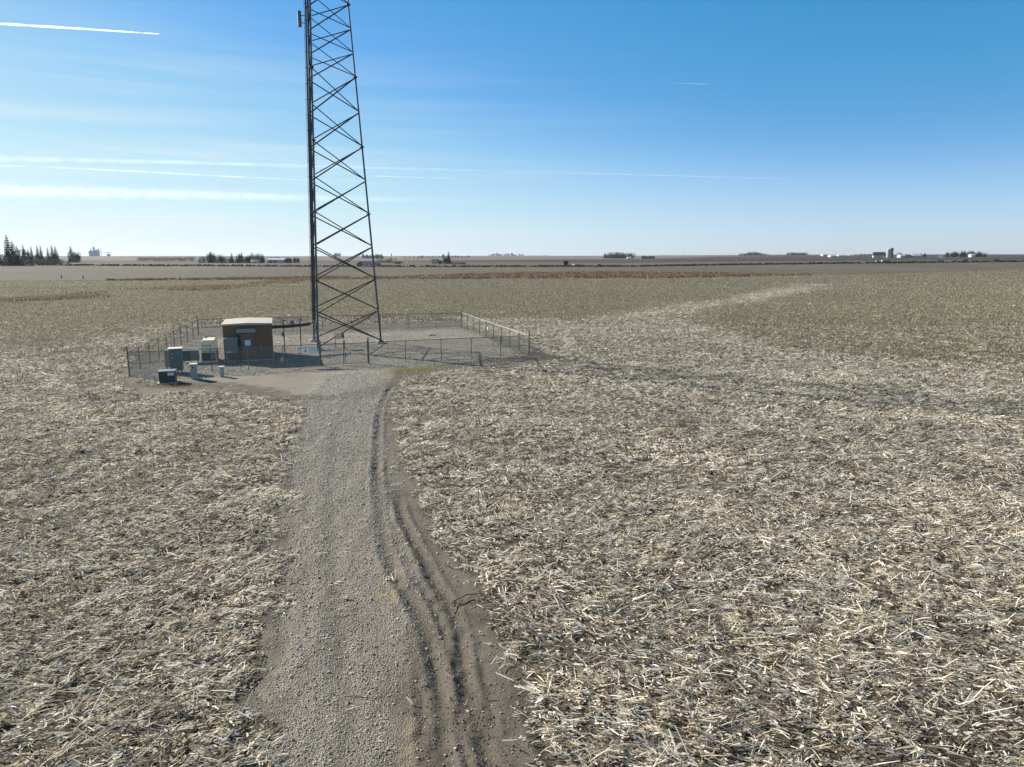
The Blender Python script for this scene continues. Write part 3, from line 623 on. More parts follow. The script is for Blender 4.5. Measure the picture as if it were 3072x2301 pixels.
# loose stones on the drive
n = 230000; y = 8 + 50 * rng.uniform(0, 1, n) ** 1.7; x = rng.uniform(-14, 1.2, n); 
d = polydist(x, y, DRIVE) + (fbm(x * .9, y * .9, 41, 4) - .5) * .9; k = (rng.uniform(0, 1, n) < .14 + .86 * sstep(-.5, .8, d)) & (polydist(x, y, FREE) > -.3)
rs = np.exp(rng.normal(-4.5, .35, n)) * (1 + (y - 10) * .035); x, y, rs, dd = x[k], y[k], rs[k], d[k]
n2 = 60000; a2 = rng.uniform(-2, 33, n2); b2 = rng.uniform(-3, 28, n2); x2 = C0[0] + EX[0] * a2 + EY[0] * b2; y2 = C0[1] + EX[1] * a2 + EY[1] * b2
k2 = (polydist(x2, y2, PADM) + (fbm(x2 * .9, y2 * .9, 41, 4) - .5) * 1.8 > .2) & (rng.uniform(0, 1, n2) < .25 + .75 * sstep(.35, .6, fbm(x2 * .4, y2 * .4, 57, 4)))
x = np.r_[x, x2[k2]]; y = np.r_[y, y2[k2]]; rs = np.r_[rs, rng.uniform(.02, .055, k2.sum())]; dd = np.r_[dd, np.ones(k2.sum())]
n = len(x); z = ground(x, y) + np.where(dd > .3, .020, .0)
r = np.clip(rs * .98, .004, .05)
O = np.array([[1, 0, 0], [0, 1, 0], [-1, 0, 0], [0, -1, 0], [0, 0, .8], [0, 0, -.5]]); V = O[None] * r[:, None, None] * rng.uniform(.6, 1.4, (n, 6, 1))
V[:, :, 2] += z[:, None] + r[:, None] * .45; V[:, :, 0] += x[:, None]; V[:, :, 1] += y[:, None]
T = np.array([[0, 1, 4], [1, 2, 4], [2, 3, 4], [3, 0, 4], [1, 0, 5], [2, 1, 5], [3, 2, 5], [0, 3, 5]]); F = (np.arange(n)[:, None, None] * 6 + T[None]).reshape(-1, 3)
c = np.array([.50, .46, .395]) * rng.uniform(.35, 1.45, (n, 1)) * rng.uniform(.94, 1.06, (n, 3)); tag(mesh_np('loose_gravel', V.reshape(-1, 3), F, M['stone'], cols=np.repeat(c, 6, 0)), 'loose crushed stone scattered over the gravel drive', 'gravel', kind='stuff')

# ------------------------------------------------------------------ TOWER
B0 = gp(1143, 1023, .25); s0 = 7.16; TAP = .106
cen = np.array([B0[0], B0[1]]) - EX * .577 * s0
def legpos(k, z):
    s = s0 - TAP * z; o = {'A': -EX * .2887 * s - EY * .5 * s, 'C': -EX * .2887 * s + EY * .5 * s, 'B': EX * .5774 * s}[k]
    return Vector((cen[0] + o[0], cen[1] + o[1], z + .25))
TW = empty('lattice_tower', (cen[0], cen[1], 0), 0, 'tall three legged steel lattice tower rising out of the picture beside the shed', 'tower')
org = Vector((cen[0], cen[1], 0))
def tp(v): return tuple(v - org)
ZT = [3.048 * i for i in range(9)] + [3.048 * 8 + 2.032 * i for i in range(1, 11)]
top = ZT[-1]
for k in 'ABC':
    mb = MB()
    segs = [0, 6.096, 12.192, 18.288, 24.384, 30.48, 36.576, top]
    for i in range(len(segs) - 1):
        r = .095 - .006 * i
        mb.tube(tp(legpos(k, segs[i])), tp(legpos(k, segs[i + 1])), r, n=12)
    mb.build('leg', M['galv'], TW, smooth=False)
    for zf in segs[1:-1]:
        p = legpos(k, zf); MB().tube(tp(p - Vector((0, 0, .05))), tp(p + Vector((0, 0, .05))), .20, n=12).build('flange', M['galvd'], TW)
    p = legpos(k, 0); MB().tube(tp(Vector((p.x, p.y, .06))), tp(Vector((p.x, p.y, .24))), .42, n=20).build('concrete_pier', M['conc'], TW)
    MB().tube(tp(Vector((p.x, p.y, .24))), tp(Vector((p.x, p.y, .29))), .26, n=12).build('base_plate', M['galvd'], TW)
for a, b in (('A', 'B'), ('C', 'B'), ('A', 'C')):
    for i in range(len(ZT) - 1):
        z0, z1 = ZT[i] + .1, ZT[i + 1] - .05
        for (p, q) in ((legpos(a, z0), legpos(b, z1)), (legpos(b, z0), legpos(a, z1))):
            d = (q - p).normalized(); p = p + d * .1; q = q - d * .1
            mb = MB(); s = .045 if i < 8 else .037
            # an angle iron: two flat legs
            u_ = d.cross(Vector((0, 0, 1))).normalized(); v_ = d.cross(u_).normalized(); off = u_ * (.02 if p.z < q.z and (a, b) else -.02)
            if q.z < p.z: off = -off
            off = u_ * (.03 if (p, q) and (legpos(a, z0) - p).length < 1 else -.03)
            for (su, sv) in ((s, .006), (.006, s)):
                b0 = len(mb.v); cu = off + (u_ * 0 if su > sv else u_ * s)
                for e_ in (p, q):
                    for i1, i2 in ((-1, -1), (1, -1), (1, 1), (-1, 1)):
                        mb.v.append(tp(e_ + cu + u_ * su * i1 + v_ * (sv * i2 + (s if su > sv else 0))))
                mb.f += [tuple(b0 + j for j in q_) for q_ in ((0, 3, 2, 1), (4, 5, 6, 7), (0, 1, 5, 4), (1, 2, 6, 5), (2, 3, 7, 6), (3, 0, 4, 7))]
            mb.build('brace', M['galvd'], TW)
for i in range(int(top / .38)):
    z = .6 + i * .38
    if z > top: break
    p = legpos('A', z); s_ = 1 if i % 2 else .55
    if i < 100: MB().tube(tp(p), tp(p + Vector((EX[0], EX[1], 0)) * .26 * s_ + Vector((EY[0], EY[1], 0)) * (-.12 if i % 2 else .15)), .011, n=5).build('step_bolt', M['galvd'], TW)
# coax run up the left face
def face(z, off, t=.08):
    a, c_ = legpos('A', z), legpos('C', z); p = a.lerp(c_, t); return p - Vector((EX[0], EX[1], 0)) * off
BZ = 2.75
SH = gp(677, 1087)[:2]                                        # shed front left corner on the ground
SW, SD, SHH = 3.62, 5.0, 3.0
def S(a, b, z=0): p = SH + EX * a + EY * b; return Vector((p[0], p[1], z))
exit0 = S(SW, 3.6, 0); run_end = face(BZ, .36)
mbc = []
for i in range(12):
    mb = MB(); off = .13 + .042 * (i % 6) + .05 * (i % 6 > 2) + .02 * (i // 6); tt = .07 + .02 * (i // 6)
    zb = BZ - .22 - .05 * (i % 6)
    pts = [S(SW - .05, 3.45 + .05 * (i // 6) * 3 + .02 * i, zb)]
    e_ = face(BZ, off, tt); e0 = Vector((e_.x, e_.y, 0)); s0_ = Vector((pts[0].x, pts[0].y, 0)); hd = (e0 - s0_)
    pts.append(pts[0] + hd * .4 + Vector((0, 0, -.04))); pts.append(pts[0] + hd * .80)
    rr = .45 + .03 * (i % 6)
    for q in range(6):
        an = q / 5 * math.pi / 2; pts.append(Vector((s0_.x, s0_.y, 0)) + hd * (1 - rr / hd.length * (1 - math.sin(an))) + Vector((0, 0, zb + rr * (1 - math.cos(an)))))
    z = zb + rr + .8
    while z < top: pts.append(face(z - .25, off, tt)); z += 3
    mb.path([tp(p) for p in pts], .021, 6); mb.build('coax_cable', M['coax'] if i % 3 else M['black'], TW)
mb = MB(); z = 3.4
mb.path([tp(face(zz, .50)) for zz in (3, 10, 20, 30, top)], .018, 5); mb.path([tp(face(zz, .12)) for zz in (3, 10, 20, 30, top)], .018, 5)
while z < top:
    mb.tube(tp(face(z, .02)), tp(face(z, .54)), .024, n=5); z += 1.31
mb.build('cable_ladder', M['galvd'], TW)
ap = face(28.6, .82, .3)
AN = empty('panel_antenna', ap, ANG, 'small grey panel antenna clamped to the left side of the tower up high', 'antenna')
MB().box(-.19, .12, -.2, .2, -.62, .62).build('radome', M['trim'], AN, .03); MB().tube((.12, 0, .3), (.55, 0, .3), .03).build('mounting_bracket', M['galvd'], AN); MB().tube((.12, 0, -.3), (.55, 0, -.3), .03).build('mounting_bracket', M['galvd'], AN)

# ------------------------------------------------------------------ SHED
SHD = empty('equipment_shelter', S(0, 0), ANG, 'brown pebble walled equipment shed with pale flat roof and one door inside the fence', 'shed')
mb = MB(); mb.box(0, SW, 0, SD, .12, SHH); mb.build('wall', M['agg'], SHD)
MB().box(-.08, SW + .08, -.08, SD + .08, 0, .12).build('foundation', M['conc'], SHD)
mb = MB(); mb.prism([(-.14, SHH), (SW + .14, SHH), (SW + .14, SHH + .10), (SW / 2, SHH + .17), (-.14, SHH + .10)], -.2, SD + .14); mb.build('roof', M['aggroof'], SHD, .01)
for a in (0, SW):
    for b in (0, SD):
        MB().box(a - .05, a + .05, b - .05, b + .05, .12, SHH - .003).build('corner_trim', M['trim'], SHD)
D0 = 1.28
dr = MB().box(D0, D0 + .98, -.05, -.003, .16, 2.22).build('door', M['door'], SHD)
MB().tube((D0 + .08, -.05, 1.12), (D0 + .08, -.12, 1.12), .03).box(D0 + .06, D0 + .2, -.14, -.11, 1.1, 1.14).build('handle', M['galv'], dr)
dsn = MB().box(D0 + .28, D0 + .72, -.062, -.052, 1.30, 1.74).build('door_sign', M['signb'], dr)
mb = MB(); mb.box(D0 - .07, D0 - .002, -.08, .0, .12, 2.30).box(D0 + .982, D0 + 1.05, -.08, 0, .12, 2.30).box(D0 - .002, D0 + .982, -.08, 0, 2.225, 2.30).build('door_frame', M['trim'], SHD)
MB().prism([(D0 - .3, 2.42), (D0 + 1.2, 2.42), (D0 + 1.2, 2.48), (D0 + 1.14, 2.72), (D0 - .24, 2.72), (D0 - .3, 2.48)], -.55, 0).build('door_hood', M['greyp'], SHD)
MB().box(D0 - .28, D0 - .12, -.16, 0, 2.02, 2.22).tube((D0 - .2, -.1, 2.02), (D0 - .2, -.1, 1.94), .05).build('wall_lamp', M['ink'], SHD)
MB().box(2.75, 2.80, -.012, 0, 1.26, 1.34).build('wall_plate', M['white'], SHD)
MB().box(SW, SW + .06, 3.2, 4.1, 2.2, 2.72).build('cable_entry_plate', M['galv'], SHD)
MB().box(SW, SW + .06, 1.1, 1.6, 1.0, 1.5).build('air_vent', M['trim'], SHD, .01)
MB().tube((SW - .15, .3, SHH + .1), (SW - .15, .3, SHH + .34), .02).build('roof_stub', M['white'], SHD)

# blue grey cabinet on legs in front of the shed wall
def local(name, a, b, label, cat, group=None, rz=None, base=None):
    return empty(name, base if base is not None else S(a, b), ANG if rz is None else rz, label, cat, group)
def G(px, py): p = gp(px, py); return Vector((p[0], p[1], 0))
PC = local('power_cabinet', .02, -.5, 'teal grey power cabinet on two thin legs against the shed wall left of the door', 'cabinet')
MB().box(0, 1.02, 0, .42, .75, 1.98).build('housing', M['teal'], PC, .015); MB().box(-.02, 1.04, -.02, .44, 1.98, 2.02).build('lid', M['tealp'], PC)
MB().box(.05, .97, -.018, -.002, .80, 1.93).build('cabinet_door', M['teal'], PC); MB().box(.10, .5, -.022, -.003, .84, .90).build('name_plate', M['white'], PC)
for a in (.12, .90): MB().box(a - .04, a + .04, .17, .25, 0, .75).build('leg', M['tealp'] if a < .5 else M['galv'], PC)
# second narrow cabinet between
PD = local('disconnect_box', 1.06, -.28, 'small dark switch box mounted by the shed door under the wall lamp', 'switch box')
MB().box(0, .2, 0, .2, 1.0, 1.65).build('box', M['ink'], PD, .01); MB().tube((.1, .1, 1.0), (.1, .1, 0), .03).build('conduit', M['galvd'], PD)

# generator
GE = local('standby_generator', 0, 0, 'cream hooded standby generator with open black engine end left of the shed', 'generator', base=G(606, 1091))
MB().box(-.05, 1.15, -.05, 2.3, 0, .12).build('concrete_slab', M['conc'], GE)
MB().box(0, 1.1, 0, 2.2, .12, .95).build('fuel_tank', M['dark'], GE, .02)
mb = MB(); mb.prism([(0, .95), (1.1, .95), (1.1, 1.72), (.98, 1.86), (.12, 1.86), (0, 1.72)], .12, 2.15); hood = mb.build('hood', M['cream'], GE, .02)
mb = MB(); 
for a, b, c, d in ((-.02, .04, .14, .93), (1.06, 1.12, .14, .93), (.04, 1.06, .14, .20), (.04, 1.06, .87, .93)): mb.box(a, b, -.06, 0, c, d)
mb.build('white_frame', M['white'], GE)
mb = MB().tube((.42, -.03, .55), (.42, 0, .55), .27, n=20); mb.build('radiator_fan', M['ink'], GE); MB().box(.75, 1.0, -.05, -.01, .35, .75).build('control_panel', M['greyp'], GE)
MB().tube((.3, 1.6, 1.86), (.3, 1.6, 2.02), .05).build('exhaust_pipe', M['galvd'], GE)
def text(s, size, matl, parent, loc, rot, name='lettering'):
    cu = bpy.data.curves.new(name, 'FONT'); cu.body = s; cu.size = size; cu.extrude = .004; cu.align_x = 'CENTER'; cu.align_y = 'CENTER'
    o = bpy.data.objects.new('tmp', cu); COL.objects.link(o); bpy.context.view_layer.update()
    me = bpy.data.meshes.new_from_object(o.evaluated_get(bpy.context.evaluated_depsgraph_get())); bpy.data.objects.remove(o)
    me.materials.clear(); me.materials.append(matl); r = bpy.data.objects.new(name, me); COL.objects.link(r); r.parent = parent; r.location = loc; r.rotation_euler = rot; return r
text('KOHLER', .20, M['ink'], GE, (.42, .115, 1.42), (R(90), 0, 0))
text('KOHLER', .10, M['signw'], PC, (.3, -.024, .95), (R(90), 0, 0))

# service rack: wide twin cabinets, tall cabinet by the fence
CB = local('meter_cabinet', 0, 0, 'dark green twin box meter cabinet on posts between tall cabinet and generator', 'cabinet', base=G(548, 1092))
MB().box(0, .62, 0, .5, .22, 1.04).build('box', M['dgreen'], CB, .012); MB().box(.64, 1.22, 0, .5, .22, 1.04).build('box', M['teal'], CB, .012)
for a in (.1, 1.1): MB().box(a - .03, a + .03, .2, .28, 0, .22).build('post', M['galvd'], CB)
MB().box(-.02, 1.26, -.03, .55, 1.04, 1.08).build('lid', M['tealp'], CB)
TC = local('tall_cabinet', 0, 0, 'tall grey blue cabinet with pale top on short legs behind the front fence', 'cabinet', base=G(513, 1122))
MB().box(0, .80, 0, .72, .22, 1.82).build('housing', M['teal'], TC, .015); MB().box(-.10, .86, -.07, .80, 1.82, 1.88).build('lid', M['white'], TC, .01)
MB().box(-.35, 0, .05, .6, .5, 1.72).build('side_box', M['tealp'], TC, .01); mb = MB().box(.06, .75, -.02, -.002, .3, 1.75); dd = mb.build('cabinet_door', M['teal'], TC)
MB().box(.12, .2, -.03, -.02, 1.45, 1.53).box(.45, .6, -.03, -.02, 1.55, 1.6).box(.12, .22, -.03, -.02, 1.1, 1.2).build('label_plates', M['signb'], dd)
for a in (.12, .45, .74): MB().box(a - .035, a + .035, .1, .17, 0, .22).build('leg', M['tealp'], TC)
# transformer outside the fence
TR = local('pad_transformer', 0, 0, 'low black pad transformer with pale lid and white label outside the front fence', 'transformer', base=G(478, 1152))
MB().box(-.12, 1.15, -.12, 1.0, 0, .07).build('concrete_pad', M['conc'], TR)
MB().prism([(0, .07), (1.0, .07), (1.0, .80), (0, .80)], 0, .85).build('housing', M['dgreen'], TR, .012); MB().box(-.04, 1.04, -.05, .9, .80, .86).build('lid', M['greyp'], TR, .01)
MB().box(.55, .95, -.012, -.002, .55, .74).build('label_plate', M['signb'], TR)
PB = local('cable_pedestal', 0, 0, 'pale green utility pedestal with white cap outside the fence beside the transformer', 'pedestal', base=G(573, 1140))
MB().box(0, .42, 0, .36, 0, 1.05).build('post_box', M['tealp'], PB, .012); MB().box(-.05, .47, -.04, .40, 1.05, 1.13).build('cap', M['white'], PB, .01); MB().box(.15, .19, -.02, -.002, .82, 1.0).build('hasp', M['ink'], PB)
PS = local('small_pedestal', 0, 0, 'short pale pedestal standing alone outside the fence in front of the shed', 'pedestal', base=G(661, 1133))
MB().box(0, .26, 0, .24, 0, .72).build('post_box', M['tealp'], PS, .01); MB().box(-.04, .30, -.04, .28, .72, .80).build('cap', M['white'], PS, .01)
# small things on the pad
o = MB().box(0, .28, 0, .2, 0, .32).build('valve_cover', M['white'], None, .02); o.location = G(842, 1085); o.rotation_euler = (0, 0, ANG); tag(o, 'small white ground box in the shade right of the shed', 'ground box')
o = MB().box(0, .55, 0, .4, 0, .12).build('vault_lid', M['conc'], None, .02); o.location = G(826, 1033); o.rotation_euler = (0, 0, ANG); tag(o, 'flat pale concrete vault lid behind the right wall of the shed', 'vault lid')
# tan meter rack near tower
MR = local('meter_rack', 0, 0, 'tan meter box on a pipe rack under the tower braces', 'meter rack', base=G(1007, 1047))
for a in (0, .78): MB().tube((a, 0, 0), (a, 0, 1.55), .03).build('post', M['fence'], MR)
MB().tube((-.03, 0, 1.0), (.82, 0, 1.0), .025).build('crossbar', M['fence'], MR)
MB().box(.06, .52, -.2, -.03, .95, 1.55).build('meter_box', M['tan'], MR, .01); MB().tube((.68, -.03, 1.2), (.68, -.18, 1.2), .10, n=14).build('meter', M['ink'], MR); MB().box(.56, .8, -.05, -.028, 1.0, 1.45).build('backing_plate', M['greyp'], MR)
# cable bridge
p0 = S(SW + .06, 3.65); p1 = face(BZ, .7); ha = math.atan2(p1.y - p0.y, p1.x - p0.x); Lb = math.hypot(p1.x - p0.x, p1.y - p0.y)
IB = empty('cable_bridge', p0, ha, 'galvanised cable bridge on two posts between the shed and the tower', 'cable bridge')
mb = MB(); 
for b in (-.2, .2): mb.tube((0, b, BZ + .12), (Lb, b, BZ + .12), .028, n=6)
for i in range(int(Lb / .35)): mb.box(i * .35 + .1, i * .35 + .125, -.2, .2, BZ + .10, BZ + .12)
mb.build('deck_frame', M['conc'], IB)  # pale concrete colour stands in for sunlight on the galvanised rails
for t in (.30, .74):
    MB().tube((Lb * t, 0, 0), (Lb * t, 0, BZ + .2), .05, n=8).build('post', M['fence'], IB)
    MB().box(Lb * t - .1, Lb * t + .1, -.24, .24, BZ + .13, BZ + .24).build('bracket', M['galvd'], IB)
for t in (.52,): MB().box(Lb * t - .03, Lb * t + .03, -.3, .3, BZ - .5, BZ + .1).build('cable_hanger', M['galvd'], IB)
jb = MB().box(Lb * .30 - .2, Lb * .30 - .05, -.1, .1, 1.5, 1.9).build('junction_box', M['brownbox'], IB, .01)

# ------------------------------------------------------------------ FENCES
def fence(name, P0, P1, posts, label, brace=(False, False), signs=None, inner=True, rail=1.75, ends=(True, True)):
    d = P1 - P0; Ld = np.linalg.norm(d); a = math.atan2(d[1], d[0])
    e = empty(name, (P0[0], P0[1], 0), a, label, 'fence'); railm = M['rail'] if 'sunlit' in label else M['fence']  # only the right run takes the rail copy with sun painted in
    for i, t in enumerate(posts):
        big = t in (0, 1)
        if t == 0 and not ends[0]: continue
        if t == 1 and not ends[1]: continue
        MB().tube((Ld * t, 0, 0), (Ld * t, 0, 2.15 if big else rail), .05 if big else .032, n=8).build('post', M['fence'], e)
    MB().tube((0.05, 0, rail), (Ld - .05, 0, rail), .024, n=6).build('top_rail', railm, e)
    for side, b in enumerate(brace):
        if b:
            t0, t1 = (posts[0], posts[1]) if side == 0 else (posts[-2], posts[-1])
            MB().tube((Ld * t0 + .05, 0, .9), (Ld * t1 - .05, 0, .9), .02, n=6).build('brace_rail', M['fence'], e)
    MB().quad((0, -.035, .03), (Ld, -.035, .03), (Ld, -.035, rail), (0, -.035, rail)).build('wire_mesh', M['link'], e)
    return e
def tline(px): # fraction along the front line at photo column px
    return min(1, max(0, (lambda r: (r[0] * 0 + np.cross(C0, r[:2]) / np.cross(r[:2], C1 - C0)))(ray(px, 1080)) if False else solve(px)))
def solve(px):
    u = (px - 1536) / FPX
    lo, hi = -.2, 1.2
    f = lambda t: (lambda p: (p[0]) / (p[1] * cp + CH * sp_) - u)(C0 + (C1 - C0) * t)
    for _ in range(60):
        m_ = (lo + hi) / 2
        if f(lo) * f(m_) <= 0: hi = m_
        else: lo = m_
    return (lo + hi) / 2
tf = {px: solve(px) for px in (503, 571, 637, 747, 852, 961, 1036, 1107, 1217, 1324, 1414, 1502)}
GA = C0 + (C1 - C0) * tf[961]; GB = C0 + (C1 - C0) * tf[1107]
lp = [0] + [tf[p] / tf[961] for p in (503, 637, 747, 852)] + [1]
fence('chain_link_fence', C0, GA, lp, 'front chain link fence run left of the gate passing before the shed', (True, False))
rp = [0] + [(tf[p] - tf[1107]) / (1 - tf[1107]) for p in (1217, 1324, 1414, 1502)] + [1]
fence('chain_link_fence', GB, C1, rp, 'front chain link fence run right of the gate beyond the tower leg', (False, True))
def far_n(n): return [i / n for i in range(n + 1)]
fence('chain_link_fence', C1, C2, far_n(9), 'right side chain link fence with sunlit top rail beside the open field', (True, True), ends=(False, True))
fence('chain_link_fence', C2, C3, far_n(9), 'rear chain link fence behind the shed and tower', (True, True), ends=(False, True))
fence('chain_link_fence', C3, C0, far_n(9), 'left side chain link fence running back past the generator', (True, True), ends=(False, False))
gm = (GA + GB) / 2; gw = np.linalg.norm(GB - GA) / 2 - .1; ga = math.atan2(*(GB - GA)[::-1])
for sgn, base, lab in ((1, GA, 'left leaf of the closed chain link gate right of the signs'), (-1, GB, 'right leaf of the closed chain link gate')):
    e = empty('gate_leaf', (base[0], base[1], 0), ga, lab, 'gate', 'double gate leaves')
    x0, x1 = (.08, gw + .05) if sgn > 0 else (-gw - .05, -.08)
    mb = MB()
    for a_, b_ in (((x0, .12), (x1, .12)), ((x0, 1.72), (x1, 1.72)), ((x0, .12), (x0, 1.95)), ((x1, .12), (x1, 1.95))): mb.tube((a_[0], 0, a_[1]), (b_[0], 0, b_[1]), .026, n=6)
    mb.build('frame', M['fence'], e); MB().quad((x0, -.02, .12), (x1, -.02, .12), (x1, -.02, 1.72), (x0, -.02, 1.72)).build('wire_mesh', M['link'], e)
    MB().box(x0 if sgn > 0 else x1 - .03, (x0 + .03) if sgn > 0 else x1, -.05, .03, .35, .45).build('hinge', M['galvd'], e)
    if sgn > 0: MB().tube((x1 - .04, -.05, .05), (x1 - .04, -.05, 1.2), .012, n=5).build('drop_rod', M['galvd'], e)
# signs on the fence left of the gate
def fsign(px0, px1, z0, z1, face_, bars, label):
    a, b = (C0 + (C1 - C0) * solve(px0)), (C0 + (C1 - C0) * solve(px1)); w_ = np.linalg.norm(b - a)
    e = MB().box(0, w_, -.006, .006, z0, z1).build('fence_sign', face_, None); e.location = (a[0], a[1], 0); e.rotation_euler = (0, 0, ANGF); e.location.x -= math.sin(ANGF) * -.06; e.location.y -= math.cos(ANGF) * .06
    tag(e, label, 'sign', 'signs hung on the front fence')
    for (x0, x1, q0, q1, m_) in bars: MB().box(w_ * x0, w_ * x1, -.010, -.0065, z0 + (z1 - z0) * q0, z0 + (z1 - z0) * q1).build('printed_panel', M[m_], e)
    return e
ANGF = math.atan2(*(C1 - C0)[::-1])
fsign(896, 908.5, 1.02, 1.58, M['signw'], [(.1, .9, .80, .92, 'ink'), (.1, .9, .05, .22, 'red'), (.2, .8, .50, .54, 'ink'), (.2, .8, .62, .66, 'ink')], 'narrow white fence sign with black heading and red foot, leftmost of three')
sgn2 = fsign(911, 926, 1.04, 1.58, M['signw'], [(.08, .92, .84, .94, 'grnk')], 'white fence sign with green heading and dark symbol, middle of three')
MB().tube((.2, -.011, 1.29), (.2, -.0066, 1.29), .05, n=12).prism([(.12, 1.19), (.28, 1.19), (.2, 1.27)], -.011, -.0066).prism([(.1, 1.37), (.3, 1.37), (.2, 1.31)], -.011, -.0066).build('warning_symbol', M['ink'], sgn2)
fsign(927.5, 953, 1.06, 1.60, M['signb'], [(.1, .9, .80, .82, 'greyp'), (.1, .85, .66, .68, 'greyp'), (.1, .8, .52, .54, 'greyp'), (.1, .9, .36, .38, 'greyp')], 'wide pale board of fine print on the fence by the gate, rightmost of three')
p = C1 + (C2 - C1) * .52; o = MB().box(-.12, .12, -.01, .01, .9, 1.2).build('fence_tag', M['signw']); o.location = (p[0] - .08, p[1], 0); o.rotation_euler = (0, 0, math.atan2(*(C2 - C1)[::-1])); tag(o, 'small white tag wired to the right side fence', 'tag')
# a stick and a big husk on bare ground
def stick(name, pts, r, m_, label, cat):
    P_ = [(lambda q: Vector((q[0], q[1], H(q[0], q[1]) + .05 + z)))(gp(a, b)) for a, b, z in pts]
    c0 = P_[0]; o = MB().path([v - c0 for v in P_], r, 6).build(name, m_, None, smooth=True); o.location = c0; return tag(o, label, cat)
stick('fallen_stalk', [(1335, 1845, .02), (1360, 1815, .06), (1400, 1795, .05), (1440, 1790, .03), (1510, 1795, .01)], [.012, .016, .018, .016, .01], M['wood'], 'long bent brown corn stalk lying on bare mud right of the ruts', 'stalk')
stick('gravel_stick', [(1289, 1009, 0), (1299, 1007, .05), (1310, 1010, 0)], [.04, .05, .03], M['dark'], 'short dark stick lying on the gravel inside the fence', 'stick')

# ------------------------------------------------------------------ TREES
def conifer(name, h, wr, n, col, seed, sparse=0):
    n = int(n * 1.7)
    r = np.random.default_rng(seed); e = empty(name, (0, 0, 0))
    MB().tube((0, 0, 0), (0, 0, h * .97), h * .018, h * .003, n=6).build('trunk', M['bark'], e)
    t = r.uniform(0, 1, n) ** .75; z = h * (.06 + .94 * (1 - t) ** 1.0); zr = 1 - z / h
    lay = np.round(z / (h * .055)) * h * .055; z = z * .35 + lay * .65
    rad = wr * h * (zr ** .8) * (.75 + .35 * vnoise(z / h * 14, z * 0, seed)) ; a = r.uniform(0, 2 * np.pi, n)
    rad = rad * (.8 + .3 * np.sin(a * 3 + z) + 0.0); f = r.uniform(.25, 1, n) ** .6; rr = rad * f + .05
    x = np.cos(a) * rr; y = np.sin(a) * rr; zz = z - rr * .25 + h * .02
    Lh = r.uniform(.5, 1.1, n) * h * .055 * (.6 + zr); W = Lh * .45
    V, F = strips(np.stack([x, y, zz], 1), Lh, W, a + r.normal(0, .3, n), r.normal(-.3, .3, n), r.normal(0, .6, n), Lh * 0, .2)
    c = np.array(col) * r.uniform(.6, 1.4, (n, 1))
    mesh_np('crown', V, F, M['leaf'], e, cols=np.repeat(c, 6, 0)); return e
def baretree(name, h, wd, col, seed, dens=900):
    r = np.random.default_rng(seed); rd = random.Random(seed); e = empty(name, (0, 0, 0)); mb = MB(); tips = []
    def grow(p, d, L_, rr, lv):
        q = p + d * L_; mb.tube(p, q, rr, rr * .65, n=5, cap=False)
        if lv == 0: tips.append(q); return
        for _ in range(3):
            nd = (d + Vector((rd.uniform(-1, 1), rd.uniform(-1, 1), rd.uniform(-.15, .6))) * .75 * wd).normalized(); grow(q, nd, L_ * rd.uniform(.6, .8), rr * .6, lv - 1)
    grow(Vector((0, 0, 0)), Vector((0, 0, 1)), h * .26, h * .025, 4); mb.build('trunk', M['bark'], e)
    T = np.array([tuple(t) for t in tips]); n = dens; k = r.integers(0, len(T), n); P_ = T[k] + r.normal(0, h * .035, (n, 3)); P_[:, 2] = np.clip(P_[:, 2], h * .12, h)
    V, F = strips(P_, r.uniform(.03, .08, n) * h, np.full(n, h * .0035), r.uniform(-3, 3, n), r.uniform(-.2, 1.3, n), r.uniform(-1, 1, n), np.zeros(n), .3)
    mesh_np('crown', V, F, M['leaf'], e, cols=np.repeat(np.array(col) * r.uniform(.6, 1.4, (n, 1)), 6, 0)); return e
def bushy(name, h, wd, col, seed, n=1500):
    r = np.random.default_rng(seed); e = empty(name, (0, 0, 0)); MB().tube((0, 0, 0), (0, 0, h * .6), h * .03, h * .01, n=6).build('trunk', M['bark'], e)
    cs = r.normal(0, 1, (7, 3)) * np.array([wd * h * .3, wd * h * .3, h * .15]) + np.array([0, 0, h * .45]); k = r.integers(0, 7, n)
    P_ = cs[k] + r.normal(0, 1, (n, 3)) * np.array([wd * h * .16, wd * h * .16, h * .20]); P_[:, 2] = np.clip(P_[:, 2], h * .01, h)
    V, F = strips(P_, r.uniform(.04, .10, n) * h, r.uniform(.03, .05, n) * h, r.uniform(-3, 3, n), r.normal(0, .5, n), r.normal(0, .7, n), np.zeros(n), .4)
    mesh_np('crown', V, F, M['leaf'], e, cols=np.repeat(np.array(col) * r.uniform(.6, 1.4, (n, 1)), 6, 0)); return e
DG = (.040, .055, .038); BG = (.06, .075, .065); TW_ = (.13, .10, .08)
proto = {}
for i in range(4): proto['con%d' % i] = conifer('spruce_tree', 10, (.24, .30, .20, .27)[i], 2600, DG, 100 + i)
for i in range(3): proto['bare%d' % i] = baretree('bare_tree', 10, (1.0, 1.3, .8)[i], TW_, 200 + i)
for i in range(3): proto['bush%d' % i] = bushy('evergreen_tree', 10, (.55, .8, 1.2)[i], BG, 300 + i)
proto['scrub0'] = bushy('shrub', 10, 1.9, (.11, .085, .06), 310); proto['scrub1'] = bushy('shrub', 10, 2.4, (.17, .09, .06), 311)
for e in proto.values(): reg(e)
used = set()
